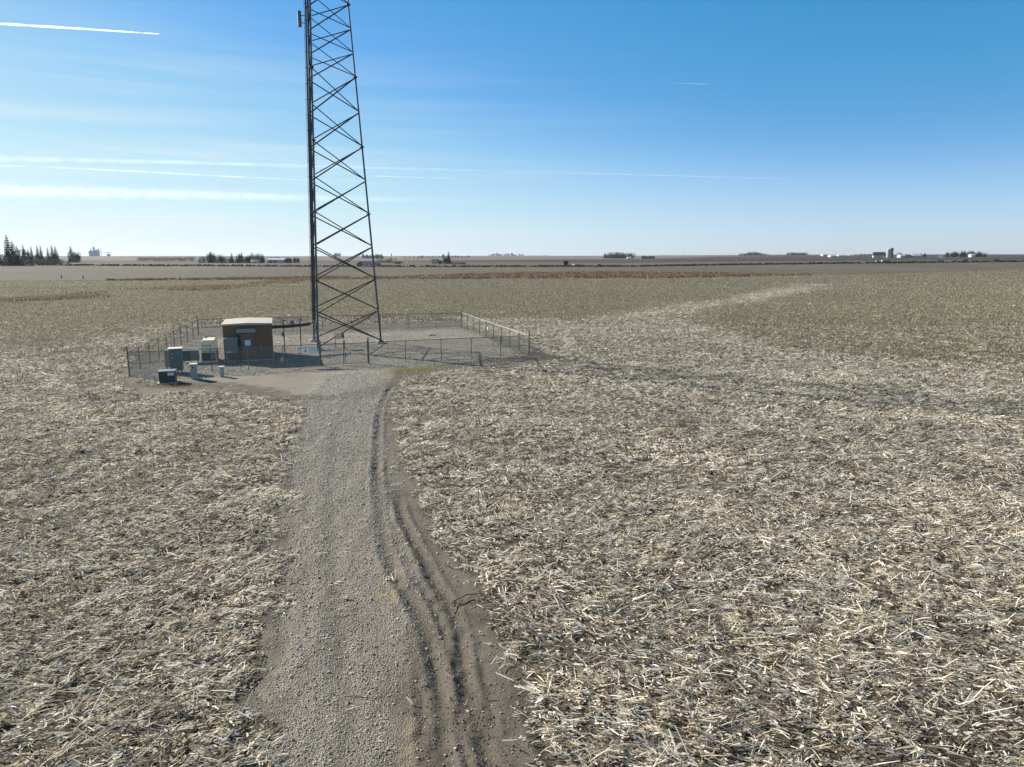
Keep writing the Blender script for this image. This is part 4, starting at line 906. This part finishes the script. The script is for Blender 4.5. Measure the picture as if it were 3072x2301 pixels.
def tree(kind, px, pb, hpx, Y, label, group=None, wk=1):
    """px column, pb row of its foot, hpx height in photo pixels, Y distance"""
    src = proto[kind]
    if kind in used: o = copy_tree(src)
    else: used.add(kind); o = src
    x = (px - 1536) / FPX * Y; z = float(terrain(np.array([x]), np.array([Y]))[0]); pbz = far(px, pb, Y)[2]
    hh = max(far(px, pb - hpx, Y)[2] - z, 1)          # the foot stands on the terrain, the top where it shows
    o.location = (x, Y, z - .1); s = hh / 10; o.scale = (s * wk, s * wk, s); o.rotation_euler = (0, 0, random.uniform(0, 6))
    return tag(o, label, 'shrub' if kind.startswith('scrub') else 'tree', group)
Y1 = 540
tree('con1', -12, 792, 92, Y1, 'spruce cut by the left edge of the picture'); tree('con2', 22, 792, 55, Y1 + 20, 'narrow ragged spruce between the edge spruce and the tallest one')
tree('con0', 52, 792, 86, Y1, 'tallest dark spruce of the left windbreak', wk=1.05); tree('con3', 66, 790, 66, Y1 + 15, 'broad spruce crowding the tallest one on its right')
tree('con1', 78, 790, 52, Y1 + 5, 'dense dark spruce third in the left windbreak')
G1 = 'windbreak spruces on the left'
for px, hp, kd, lb in ((97, 54, 'con2', 'slim spruce with pale bare tree behind it'), (110, 42, 'con0', 'short spruce in the middle of the windbreak'), (120, 50, 'con2', 'narrow spruce left of the gap in the windbreak'), (138, 52, 'con0', 'pointed spruce right of the gap in the windbreak'), (148, 52, 'con2', 'twin of the pointed spruce, just right of it'),
                       (168, 46, 'con2', 'small lone spruce before the last windbreak pair'), (181, 53, 'con0', 'tall spruce left of the last windbreak pair'), (191, 50, 'con1', 'bushy spruce ending the windbreak')):
    tree(kd, px, 789, hp, 640, lb, G1, .9)
for px, hp, kd in ((236, 50, 'con1'), (246, 36, 'con3'), (252, 32, 'bush0')): tree(kd, px, 776, hp - 12, 900, {236: 'dark tall spruce standing apart right of the windbreak', 246: 'shorter spruce touching the lone dark one', 252: 'low evergreen at the right foot of the lone spruces'}[px])
for i, px in enumerate((88, 104, 38, 128)): tree('bare%d' % (i % 3), px, 790, (56, 50, 40, 34)[i], 660, 'pale leafless tree among the windbreak spruces', 'bare trees in the windbreak')
for px in (60, 100, 140, 165, 200): tree('scrub0', px, 790, 15, 620, 'low brush under the windbreak spruces', 'windbreak underbrush')
# grove with farmhouse
GG = 'trees of the dark farm grove'
rd = random.Random(4)
for px in range(640, 806, 9):
    top_ = 757 + rd.uniform(0, 12) + (8 if 690 < px < 712 else 0)
    tree(rd.choice(['bush0', 'bush1', 'con3', 'bush0']), px + rd.uniform(-3, 3), 787, 787 - top_, 880 + rd.uniform(-30, 40), 'dark evergreen in the dense grove left of the long pale shed', GG)
tree('con1', 647, 787, 34, 860, 'tallest pointed spruce at the left end of the dark grove'); tree('con0', 739, 787, 31, 900, 'pointed spruce rising from the middle of the dark grove')
for px in (618, 628, 635): tree('bare0', px, 786, 22, 900, 'leafless tree at the left end of the dark grove', 'bare trees by the grove')
for px, h_ in ((822, 7), (836, 6), (866, 9), (873, 14), (884, 12), (893, 14), (903, 13)): tree('bush0', px, 789, h_ + 4, 860, 'small dark evergreen near the long pale shed', 'small evergreens by the long shed')
for px in (830, 838, 846): tree('bare1', px, 778, 13, 1300, 'distant bare tree above the roof of the long pale shed', 'bare trees beyond the long shed')
for i in range(9): tree('scrub0', 440 + i * 19, 779, 9, 1250, 'low hazy brush left of the farm grove', 'brush line left of the grove')
# middle distance
for px, h_ in ((1013, 10), (1019, 14), (1027, 9)): tree('bush1', px, 770, h_, 3000, 'far tree seen through the tower base, small clump on the ridge', 'ridge clump behind the tower')
for i in range(12): tree('bush%d' % (i % 2), 1098 + i * 5.2, 775, rd.uniform(8, 15), 2200, 'bluish distant tree just right of the tower legs', 'bluish trees right of the tower')
for px, h_ in ((1140, 22), (1152, 20), (1180, 24), (1192, 20)): tree('bare%d' % (px % 3), px, 790, h_, 1000, 'leafless reddish tree right of the tower behind the truck', 'bare trees behind the truck')
for px in (1150, 1165, 1178): tree('scrub1', px, 791, 15, 900, 'reddish brush right of the tower behind the truck', 'reddish brush')
for px in (1192, 1200, 1206): tree('scrub0', px, 794, 11, 760, 'dark rounded bush between the truck and the white house', 'dark bushes')
for i in range(5): tree('bare%d' % (i % 3), 1222 + i * 12, 778, 12, 1500, 'distant grey tree left of the white farmhouse', 'grey trees left of the farmhouse')
for i in range(16): tree('bush%d' % (i % 2), 1264 + i * 9.5, 774, rd.uniform(5, 9), 2400, 'tree of the dark line on the ridge behind the white farmhouse', 'ridge tree line behind the farmhouse')
tree('bare2', 1334, 789, 36, 800, 'grey bare pointed tree right of the white farmhouse', wk=.7); tree('con1', 1349, 789, 36, 790, 'big dark spruce right of the white farmhouse'); tree('bush0', 1341, 789, 20, 805, 'dark bush between the bare tree and big spruce by the farmhouse')
for px in (1362, 1374, 1386, 1394): tree('scrub0', px, 796, 11, 720, 'low dark brush pile right of the big spruce', 'brush right of the big spruce')
for i in range(20): tree(('bush0', 'con1', 'bush1', 'bare0')[i % 4], 1470 + i * 5.4, 769, rd.uniform(6, 11), 3200, 'tree of the long thin row on the mid horizon', 'long row on the mid horizon')
for i in range(9): tree('bush%d' % (i % 2), 1585 + i * 7, 769, rd.uniform(3, 6), 3300, 'low tree of the short row right of the long horizon row', 'short row on the horizon')
for i in range(14): tree('bush%d' % (i % 3), 1812 + i * 5.8, 772, rd.uniform(10, 16), 2100, 'tree of the grove on the horizon right of the box truck', 'horizon grove right of the box truck')
for i in range(8): tree('bush0', 1920 + i * 5, 774, rd.uniform(6, 8), 1900, 'tree of the low dark grove on the slope right of centre', 'low dark grove')
for i in range(7): tree('bush1', 1970 + i * 6, 768, 3.5, 3300, 'tiny tree on the skyline right of the low dark grove', 'tiny skyline trees')
for i in range(18): tree('bush%d' % (i % 3), 2205 + i * 5.2, 767, 4 + 7 * math.exp(-((i - 8) / 5) ** 2) + rd.uniform(0, 2), 2700, 'tree of the bluish skyline grove above the round sign', 'skyline grove above the round sign')
for i in range(18): tree('bush%d' % (i % 3), 2312 + i * 5.3, 767, 3 + 6 * (i > 6) + rd.uniform(0, 2), 2700, 'tree of the skyline grove left of the farmyard bins', 'skyline grove left of the farmyard')
for i in range(9): tree('bare%d' % (i % 3), 2563 + i * 5, 766, 8, 1700, 'bare tree left of the dark roofed barn', 'bare trees left of the barn')
for px, h_ in ((2676, 11), (2684, 10), (2740, 8), (2752, 9)): tree('bush0', px, 768, h_, 1500, 'dark tree beside the low white farm buildings', 'trees by the white farm buildings')
for i in range(20): tree(('bush0', 'bush1', 'bare0', 'con1')[i % 4], 2818 + i * 5.9, 766, 8 + 5 * math.sin(i / 19 * math.pi) + rd.uniform(-1, 2), 1700, 'tree of the grove on the skyline above the white board', 'skyline grove above the white board')

# ------------------------------------------------------------------ FAR BUILDINGS
def gable(name, px0, px1, pt, Y, depth, wallm, roofm, label, cat='farm building', pitch=.35, rz=0, cols=None, windows=0, door=False):
    xc = ((px0 + px1) / 2 - 1536) / FPX * Y; w_ = (px1 - px0) / FPX * Y; z0 = float(terrain(np.array([xc]), np.array([Y]))[0]); h = max(far((px0 + px1) / 2, pt, Y)[2] - z0, 3)
    e = empty(name, (xc, Y, z0 - .1), rz, label, cat); rh = h * pitch; eh = h - rh
    MB().box(-w_ / 2, w_ / 2, 0, depth, 0, eh).build('wall', wallm, e)
    mb = MB(); o_ = .4
    mb.v += [(-w_ / 2 - o_, -o_, eh), (w_ / 2 + o_, -o_, eh), (w_ / 2 + o_, depth / 2, h), (-w_ / 2 - o_, depth / 2, h), (-w_ / 2 - o_, depth + o_, eh), (w_ / 2 + o_, depth + o_, eh)]
    mb.f += [(0, 1, 2, 3), (3, 2, 5, 4), (0, 3, 4), (1, 5, 2), (0, 4, 5, 1)]; mb.build('roof', roofm, e)
    for i in range(windows): MB().box(-w_ / 2 + w_ * (i + .7) / (windows + .4) - .5, -w_ / 2 + w_ * (i + .7) / (windows + .4) + .5, -.06, 0, eh * .4, eh * .75).build('window', M['glass'], e)
    if door: MB().box(-1.5, 1.5, -.08, 0, 0, min(eh * .8, 3.6)).build('door', M['greyp'], e)
    return e
gable('farmhouse', 609, 622, 773, 860, 9, M['rblue'], M['roofd'], 'pale two storey farmhouse at the left end of the dark grove', 'house', .4, windows=2, door=False)
gable('farm_shed', 764, 790, 778, 850, 12, M['rblue'], M['roofl'], 'small white roofed shed half hidden in the dark grove', 'shed', .45, door=True)
gable('long_barn', 813, 863, 774, 890, 16, M['rblue'], M['roofl'], 'long pale blue steel shed right of the dark grove', 'shed', .35, door=True)
gable('farmhouse', 144, 172, 770, 760, 9, M['rblue'], M['roofd'], 'blue grey farmhouse seen between the windbreak spruces', 'house', .4, windows=3)
h_ = gable('farmhouse', 1299, 1318, 777, 790, 9, M['rwhite'], M['roofd'], 'white farmhouse with dark roof left of the big spruce', 'house', .45, windows=2)
gable('lean_to', 1319, 1329, 781, 792, 7, M['silod'], M['roofd'], 'dark outbuilding between the white farmhouse and bare tree', 'shed', .4)
gable('steel_shed', 2453, 2463, 761.5, 2400, 20, M['rblue'], M['roofl'], 'small pale shed on the right skyline left of the long sheds', 'shed', .3)
for a, b, t_, lb in ((2476, 2494, 764, 'first low cream shed on the right skyline'), (2500, 2528, 763, 'longest low cream shed on the right skyline'), (2531, 2545, 762, 'cream shed left of the thin mast')): gable('long_shed', a, b, t_, 2000, 20, M['tan'], M['roofl'], lb, 'shed', .4)
bn = gable('barn', 2604, 2636, 756, 1450, 14, M['rwhite'], M['silod'], 'dark roofed barn with white gable left of the silos', 'barn', .6, rz=R(-18), door=True)
gable('low_barn', 2682, 2697, 762, 1450, 14, M['rwhite'], M['roofl'], 'low white building right of the silos', 'shed', .5); gable('long_barn', 2698, 2718, 763.5, 1450, 14, M['greyp'], M['roofd'], 'grey low building between the two white ones right of the silos', 'shed', .5)
gable('white_barn', 2719, 2744, 761.5, 1450, 14, M['rwhite'], M['roofl'], 'long white roofed farm building furthest right of the silos', 'shed', .5)
gable('white_shed', 1876, 1888, 770.5, 2000, 12, M['rwhite'], M['roofl'], 'tiny white shed at the right end of the horizon grove', 'shed', .4)
gable('white_shed', 2891, 2902, 761, 1600, 12, M['rwhite'], M['roofl'], 'tiny white shed before the skyline grove above the white board', 'shed', .4)
def silo(px, r_px, pt, Y, m_, label, dome=True, cat='silo'):
    x = (px - 1536) / FPX * Y; r = r_px / FPX * Y; z0 = float(terrain(np.array([x]), np.array([Y]))[0]); h = far(px, pt, Y)[2] - z0
    e = empty('silo', (x, Y, z0 - .1), 0, label, cat); MB().tube((0, 0, 0), (0, 0, h - r * .6), r, n=20).build('cylinder_wall', m_, e)
    mb = MB(); 
    for i in range(4):
        a0, a1 = i / 4 * math.pi / 2, (i + 1) / 4 * math.pi / 2
        mb.tube((0, 0, h - r * .6 + r * .6 * math.sin(a0)), (0, 0, h - r * .6 + r * .6 * math.sin(a1)), r * math.cos(a0), max(r * math.cos(a1), .02), n=20, cap=False)
    mb.build('dome', m_, e); return e
silo(2646, 5.5, 746, 1440, M['silo'], 'pale concrete silo left of the taller dark one'); silo(2655, 4.0, 743, 1430, M['silod'], 'tall dark blue silo with domed top')
# grain elevator
Y = 3000; xc = (305 - 1536) / FPX * Y; z0 = float(terrain(np.array([xc]), np.array([Y]))[0]) - .2; pxm = Y / FPX
EL = empty('grain_elevator', (xc, Y, z0), 0, 'hazy blue grain elevator with leg tower and conveyor on the left horizon', 'grain elevator')
for i in range(3): MB().tube(((i - 1) * 10.2 * pxm, 0, 0), ((i - 1) * 10.2 * pxm, 0, 16 * pxm), 5.4 * pxm, n=24).tube(((i - 1) * 10.2 * pxm, 0, 16 * pxm), ((i - 1) * 10.2 * pxm, 0, 19.5 * pxm), 5.4 * pxm, .8 * pxm, n=24).build('grain_bin', M['steelw'], EL)
MB().box(-2 * pxm, 1 * pxm, -3, 3, 17 * pxm, 27 * pxm).build('leg_tower', M['steelw'], EL); MB().box(-8 * pxm, 12 * pxm, -1, 1, 20.5 * pxm, 21.7 * pxm).build('conveyor', M['steelw'], EL)
MB().tube((12 * pxm, 0, 21 * pxm), (20 * pxm, 0, 20 * pxm), .7 * pxm).tube((20 * pxm, 0, 20 * pxm), (20.5 * pxm, 0, 0), .7 * pxm).build('spout', M['steelw'], EL)
MB().tube((20 * pxm, 0, 12 * pxm), (52 * pxm, 0, 10 * pxm), .5 * pxm).tube((42 * pxm, 0, 0), (42 * pxm, 0, 12 * pxm), .8 * pxm).box(38 * pxm, 46 * pxm, -4, 4, 0, 6 * pxm).build('conveyor_leg', M['steelw'], EL)
# masts, poles, water tower
def pole(name, px, pt, Y, label, cat='pole', r=.15, arms=0, m_='wood', group=None, ball=0):
    x = (px - 1536) / FPX * Y; z0 = float(terrain(np.array([x]), np.array([Y]))[0]); h = far(px, pt, Y)[2] - z0
    e = empty(name, (x, Y, z0 - .1), 0, label, cat, group); MB().tube((0, 0, 0), (0, 0, h), r, r * .6, n=6).build('shaft', M[m_], e)
    for i in range(arms): MB().box(-1.2, 1.2, -.06, .06, h - .5 - i * .8, h - .36 - i * .8).build('crossarm', M[m_], e)
    if ball: MB().tube((0, 0, h - ball * 1.6), (0, 0, h), ball, ball * .55, n=12).tube((0, 0, h - ball * 2.2), (0, 0, h - ball * 1.6), ball * .3, ball, n=12).build('tank', M['steelw'], e)
    return e
pole('water_tower', 1180, 761, 2600, 'tiny water tower on the skyline right of the tower legs', 'water tower', .9, ball=3.6, m_='steelw'); pole('mast', 2545, 752, 1800, 'thin pale mast behind the cream sheds on the right skyline', 'mast', .3, m_='steelw')
for px, pt, Yp, lb in ((1212, 768, 700, 'utility pole right of the truck'), (934, 764, 900, 'short utility pole left of the tower'), (588, 766, 1500, 'thin pole on the ridge left of the grove'), (2345, 770, 700, 'utility pole right of the round sign'), (2042, 755, 2500, 'faint tall mast on the skyline right of centre'), (2181, 758, 2500, 'faint mast left of the skyline grove'), (520, 779, 680, 'utility pole by the road left of the grove')): pole('utility_pole', px, pt, Yp, lb, 'pole', .14 if Yp < 1000 else .5, 1 if Yp < 1000 else 0)
for px, py, lb in ((185, 836, 'fence post at the far field edge, furthest left'), (250, 838, 'fence post at the far field edge right of the furthest left one'), (541, 841, 'lone post at the far field edge left of the shed'), (2308, 828, 'dark post at the far field edge on the right')):
    p = gp(px, py); o = MB().tube((0, 0, 0), (0, 0, 1.5), .22, .16, n=6).build('field_post', M['wood']); o.location = (p[0], p[1], 0); tag(o, lb, 'post')
# round white road sign, double board
Y = 640; q = far(2211, 781, Y); z0 = float(terrain(np.array([q[0]]), np.array([Y]))[0]); e = empty('round_sign', (q[0], Y, z0), 0, 'small round white marker on a post beyond the field', 'sign')
MB().tube((0, .05, 0), (0, .05, q[2] - z0), .06).build('post', M['wood'], e); MB().tube((0, -.05, q[2] - z0), (0, .02, q[2] - z0), .75, n=20).build('disc', M['white'], e)
q = far(2823, 769.5, Y); z0 = float(terrain(np.array([q[0]]), np.array([Y]))[0]); e = empty('roadside_board', (q[0], Y, z0), 0, 'white double panel board on posts above the road at far right', 'sign'); hz = q[2] - z0
for a in (-1.0, 1.0): MB().box(a - .85, a + .85, -.05, .05, hz - 1.6, hz + 1.6).build('panel', M['signw'], e); MB().tube((a, .1, 0), (a, .1, hz), .08).build('post', M['wood'], e)

# ------------------------------------------------------------------ VEHICLES
def wheels(e, xs_, wdt, r):
    for x in xs_:
        for s_ in (-1, 1):
            t_ = MB().tube((x, s_ * (wdt / 2 - .25), r), (x, s_ * wdt / 2, r), r, n=14).build('wheel', M['dark'], e); MB().tube((x, s_ * (wdt / 2 - .02), r), (x, s_ * (wdt / 2 + .01), r), r * .55, n=10).build('rim', M['galv'], t_)
def car(px, Y, m_, label, L_=4.6, tall=0, rz=0, pick=False, group=None, name='parked_car', cat='car'):
    x = (px - 1536) / FPX * Y; z0 = float(terrain(np.array([x]), np.array([Y]))[0]) + .22; e = empty(name, (x, Y, z0), rz, label, cat, group); h = 1.45 + tall; l2 = L_ / 2
    MB().prism([(-l2, .35), (l2, .35), (l2, .85 + tall * .5), (l2 * .55, .95 + tall * .5), (-l2 * .95, .95 + tall * .5), (-l2, .8)], -.9, .9).build('body', m_, e, .04)
    b0, b1 = (-l2 * .1, l2 * .5) if pick else (-l2 * .85, l2 * .45)
    MB().prism([(b0, .95 + tall * .5), (b1, .95 + tall * .5), (b1 - .55, h), (b0 + .25, h)], -.78, .78).build('cabin', m_, e, .03)
    MB().prism([(b0 + .15, 1.0 + tall * .5), (b1 - .2, 1.0 + tall * .5), (b1 - .62, h - .08), (b0 + .32, h - .08)], -.80, .80).build('window_glass', M['glass'], e)
    wheels(e, (-l2 * .62, l2 * .62), 1.84, .33 + tall * .15); MB().box(l2 - .01, l2 + .03, -.75, -.45, .6, .75).build('headlight', M['white'], e); MB().box(l2 - .01, l2 + .03, .45, .75, .6, .75).build('headlight', M['white'], e)
    return e
Yr = 614
x = (1112 - 1536) / FPX * Yr; z0 = float(terrain(np.array([x]), np.array([Yr]))[0]) + .22; e = empty('semi_truck', (x, Yr, z0), R(180), 'dark blue semi truck with lilac grey trailer passing behind the tower', 'truck')
MB().box(-11, 5.2, -1.25, 1.25, 1.15, 3.9).build('trailer', M['trailer'], e, .03); MB().prism([(5.6, .8), (10.6, .8), (10.6, 1.9), (8.9, 2.2), (8.5, 3.2), (7.2, 3.8), (5.6, 3.8)], -1.2, 1.2).build('cab', M['cartrk'], e, .04)
MB().prism([(8.62, 2.3), (8.85, 2.3), (8.56, 3.1), (8.4, 3.1)], -1.1, 1.1).build('windscreen', M['glass'], e); MB().box(-11, 10, -.5, .5, .75, 1.1).build('chassis', M['dark'], e); MB().box(10.6, 10.8, -1.1, 1.1, .5, 1.0).build('bumper', M['white'], e)
wheels(e, (-10, -8.7, 6.2, 7.4, 9.8), 2.4, .52)
def boxtruck(px, Y, label, rz):
    x = (px - 1536) / FPX * Y; z0 = float(terrain(np.array([x]), np.array([Y]))[0]) + .22; e = empty('box_truck', (x, Y, z0), rz, label, 'truck')
    MB().box(-3.4, 1.4, -1.9, 1.9, 1.0, 4.3).build('cargo_box', M['cartrk'], e, .03); MB().prism([(1.5, .7), (3.6, .7), (3.6, 1.7), (3.0, 2.7), (1.5, 2.8)], -1.1, 1.1).build('cab', M['carg'], e, .04); wheels(e, (-2.4, 2.6), 2.4, .5); MB().box(-3.46, -3.4, -1.8, 1.8, 1.2, 4.2).build('rear_door', M['ink'], e)
    mb = MB()
    for b in (-1.92,): mb.box(-3.4, 1.4, b, b + .015, 4.12, 4.2)
    mb.build('roof_trim', M['white'], e)
boxtruck(1697, 600, 'tall dark box truck standing by the road in the middle distance', R(75))
car(1722, 600, M['carw'], 'white car just right of the tall box truck', rz=R(40)); car(1732, 604, M['carg'], 'grey car right of the white one by the box truck'); car(1795, 604, M['carb'], 'black car alone on the road right of the box truck')
car(2617, 612, M['carg'], 'grey car leading the white pickup at far right', rz=R(10)); car(2628, 616, M['carw'], 'white pickup pulling the long black trailer', tall=.35, pick=True, name='pickup_truck', cat='pickup')
x = (2643 - 1536) / FPX * 616; z0 = float(terrain(np.array([x]), np.array([616.]))[0]) + .22; e = empty('flat_trailer', (x, 616, z0), 0, 'long low black trailer behind the white pickup', 'trailer'); MB().box(-3.4, 3.0, -1.1, 1.1, .6, 1.3).build('deck', M['carb'], e, .02); MB().box(-3.6, -3.0, -.06, .06, .5, .6).build('hitch', M['dark'], e); wheels(e, (1, 2), 2.3, .38)
car(2792, 614, M['carg'], 'silver grey car left of the white double panel board', rz=R(180)); car(2874, 700, M['carb'], 'dark car with white front right of the white double panel board', rz=R(180)); car(2966, 700, M['carb'], 'dark car furthest right on the road')
car(228, 660, M['carw'], 'white car below the lone dark spruce on the left'); 
e = car(168, 640, M['brownbox'], 'brown farm vehicle by the windbreak spruces', tall=.5, pick=True, name='farm_truck', cat='farm vehicle')

# ------------------------------------------------------------------ CONTRAILS (high in the sky)
def contrail_mat(name, dens, power, nscale):
    m = bpy.data.materials.new(name); m.use_nodes = True; t = m.node_tree; l = t.links.new; t.nodes.remove(t.nodes['Principled BSDF'])
    df = N(t, 'ShaderNodeBsdfDiffuse'); tr = N(t, 'ShaderNodeBsdfTranslucent'); ad = N(t, 'ShaderNodeAddShader'); tp_ = N(t, 'ShaderNodeBsdfTransparent'); mx_ = N(t, 'ShaderNodeMixShader')
    df.inputs[0].default_value = (.9, .9, .9, 1); tr.inputs[0].default_value = (.9, .9, .9, 1); l(df.outputs[0], ad.inputs[0]); l(tr.outputs[0], ad.inputs[1])
    lw = N(t, 'ShaderNodeLayerWeight'); lw.inputs[0].default_value = .5; iv = N(t, 'ShaderNodeMath', operation='SUBTRACT'); iv.inputs[0].default_value = 1; l(lw.outputs['Facing'], iv.inputs[1])
    pw = N(t, 'ShaderNodeMath', operation='POWER'); l(iv.outputs[0], pw.inputs[0]); pw.inputs[1].default_value = power
    at = N(t, 'ShaderNodeAttribute'); at.attribute_name = 'fade'; a1 = N(t, 'ShaderNodeMath', operation='MULTIPLY'); l(pw.outputs[0], a1.inputs[0]); l(at.outputs['Fac'], a1.inputs[1])
    g_ = N(t, 'ShaderNodeNewGeometry'); no = N(t, 'ShaderNodeTexNoise'); no.inputs['Scale'].default_value = nscale; no.inputs['Detail'].default_value = 5; l(g_.outputs['Position'], no.inputs['Vector'])
    mr = N(t, 'ShaderNodeMapRange'); mr.inputs[1].default_value = .3; mr.inputs[2].default_value = .7; mr.inputs[3].default_value = .05; mr.inputs[4].default_value = 1.5; l(no.outputs[0], mr.inputs[0])
    a2 = N(t, 'ShaderNodeMath', operation='MULTIPLY'); l(a1.outputs[0], a2.inputs[0]); l(mr.outputs[0], a2.inputs[1]); a3 = N(t, 'ShaderNodeMath', operation='MULTIPLY', use_clamp=True); l(a2.outputs[0], a3.inputs[0]); a3.inputs[1].default_value = dens
    l(a3.outputs[0], mx_.inputs[0]); l(tp_.outputs[0], mx_.inputs[1]); l(ad.outputs[0], mx_.inputs[2]); l(mx_.outputs[0], t.nodes['Material Output'].inputs[0]); return m
CM = contrail_mat('fresh contrail', .6, 2.6, .0012); CW = contrail_mat('spread contrail', .17, 6, .0005)
def contrail(pts, wpx, m_, label, fades):
    n = 40; P_ = []; rad = []; fd = []
    q = [(lambda d: d / d[2] * 9500)(ray(a, b)) for a, b in pts]
    seg = np.linspace(0, len(q) - 1, n)
    for i, s_ in enumerate(seg):
        k = min(int(s_), len(q) - 2); f = s_ - k; p_ = q[k] * (1 - f) + q[k + 1] * f; P_.append(p_ + np.array([0, 0, CH]))
        wd = np.interp(s_, range(len(q)), wpx); rad.append(wd / 2 / FPX * np.linalg.norm(p_)); fd.append(np.interp(s_, range(len(q)), fades))
    mb = MB().path(P_, rad, 16); o = mb.build('contrail', m_, None, smooth=True); a = o.data.attributes.new('fade', 'FLOAT', 'POINT'); a.data.foreach_set('value', np.repeat(np.array(fd, np.float32), 16))
    return tag(o, label, 'contrail', 'contrails')
contrail([(-200, 59), (0, 71), (240, 86), (478, 102)], [7, 7, 5, 2.5], CM, 'bright short contrail high at the upper left', [1.6, 1.6, 1.5, 1.2])
contrail([(-300, 462), (0, 476), (500, 486), (930, 498), (1400, 510), (1700, 516)], [24, 23, 20, 17, 13, 10], CW, 'upper broad white contrail streak left of the tower', [.85, .75, .55, .4, .15, 0])
contrail([(120, 500), (420, 515), (700, 530), (1060, 547)], [4, 5, 5, 3], CM, 'thin wavy contrail between the two broad streaks', [.1, .2, .15, .02])
contrail([(-100, 495), (80, 499)], [5, 4], CM, 'short faint contrail piece at the left edge between the streaks', [.35, .15])
contrail([(-300, 560), (0, 572), (450, 582), (930, 594), (1500, 604)], [58, 54, 44, 32, 20], CW, 'lower broadest hazy contrail streak left of the tower', [1.0, .95, .65, .35, 0])
contrail([(1580, 514), (1800, 521), (2200, 532), (2540, 542)], [3, 5, 5, 3], CM, 'long thin faint contrail right of the tower', [.02, .08, .07, .02])
contrail([(1110, 528), (1370, 535)], [4, 3], CM, 'short faint contrail just right of the tower', [.15, .05])
contrail([(2015, 249), (2135, 253)], [3, 3], CM, 'tiny lone contrail dash in the blue upper right sky', [.03, .15])

# ------------------------------------------------------------------ HAZE
hz_ = MB().box(-7700, 7700, -400, 9200, -30, 64).build('haze', bpy.data.materials.new('thin air haze')); hm = hz_.data.materials[0]; hm.use_nodes = True; t = hm.node_tree; t.nodes.remove(t.nodes['Principled BSDF'])
pv = N(t, 'ShaderNodeVolumePrincipled'); pv.inputs['Color'].default_value = (.72, .86, 1.0, 1); pv.inputs['Density'].default_value = .00004; pv.inputs['Anisotropy'].default_value = .3
t.links.new(pv.outputs[0], t.nodes['Material Output'].inputs['Volume']); tag(hz_, 'thin bluish haze in the air over the fields', 'haze', kind='stuff')

# ------------------------------------------------------------------ look-alikes: say which one, counted from the left
ORD = 'first second third fourth fifth sixth seventh eighth ninth tenth eleventh twelfth thirteenth fourteenth fifteenth sixteenth seventeenth eighteenth nineteenth twentieth'.split()
by = {}
for o in bpy.data.objects:
    if o.parent is None and 'label' in o and 'group' in o: by.setdefault(o['label'], []).append(o)
for lb, os_ in by.items():
    if 1 < len(os_) <= 20:
        os_.sort(key=lambda o: o.location.x / o.location.y)
        for i, o in enumerate(os_):
            o['label'] = ' '.join(lb.split()[:12]) + ', ' + (ORD[i] + ' from the left' if i < len(os_) - 1 else 'the rightmost')
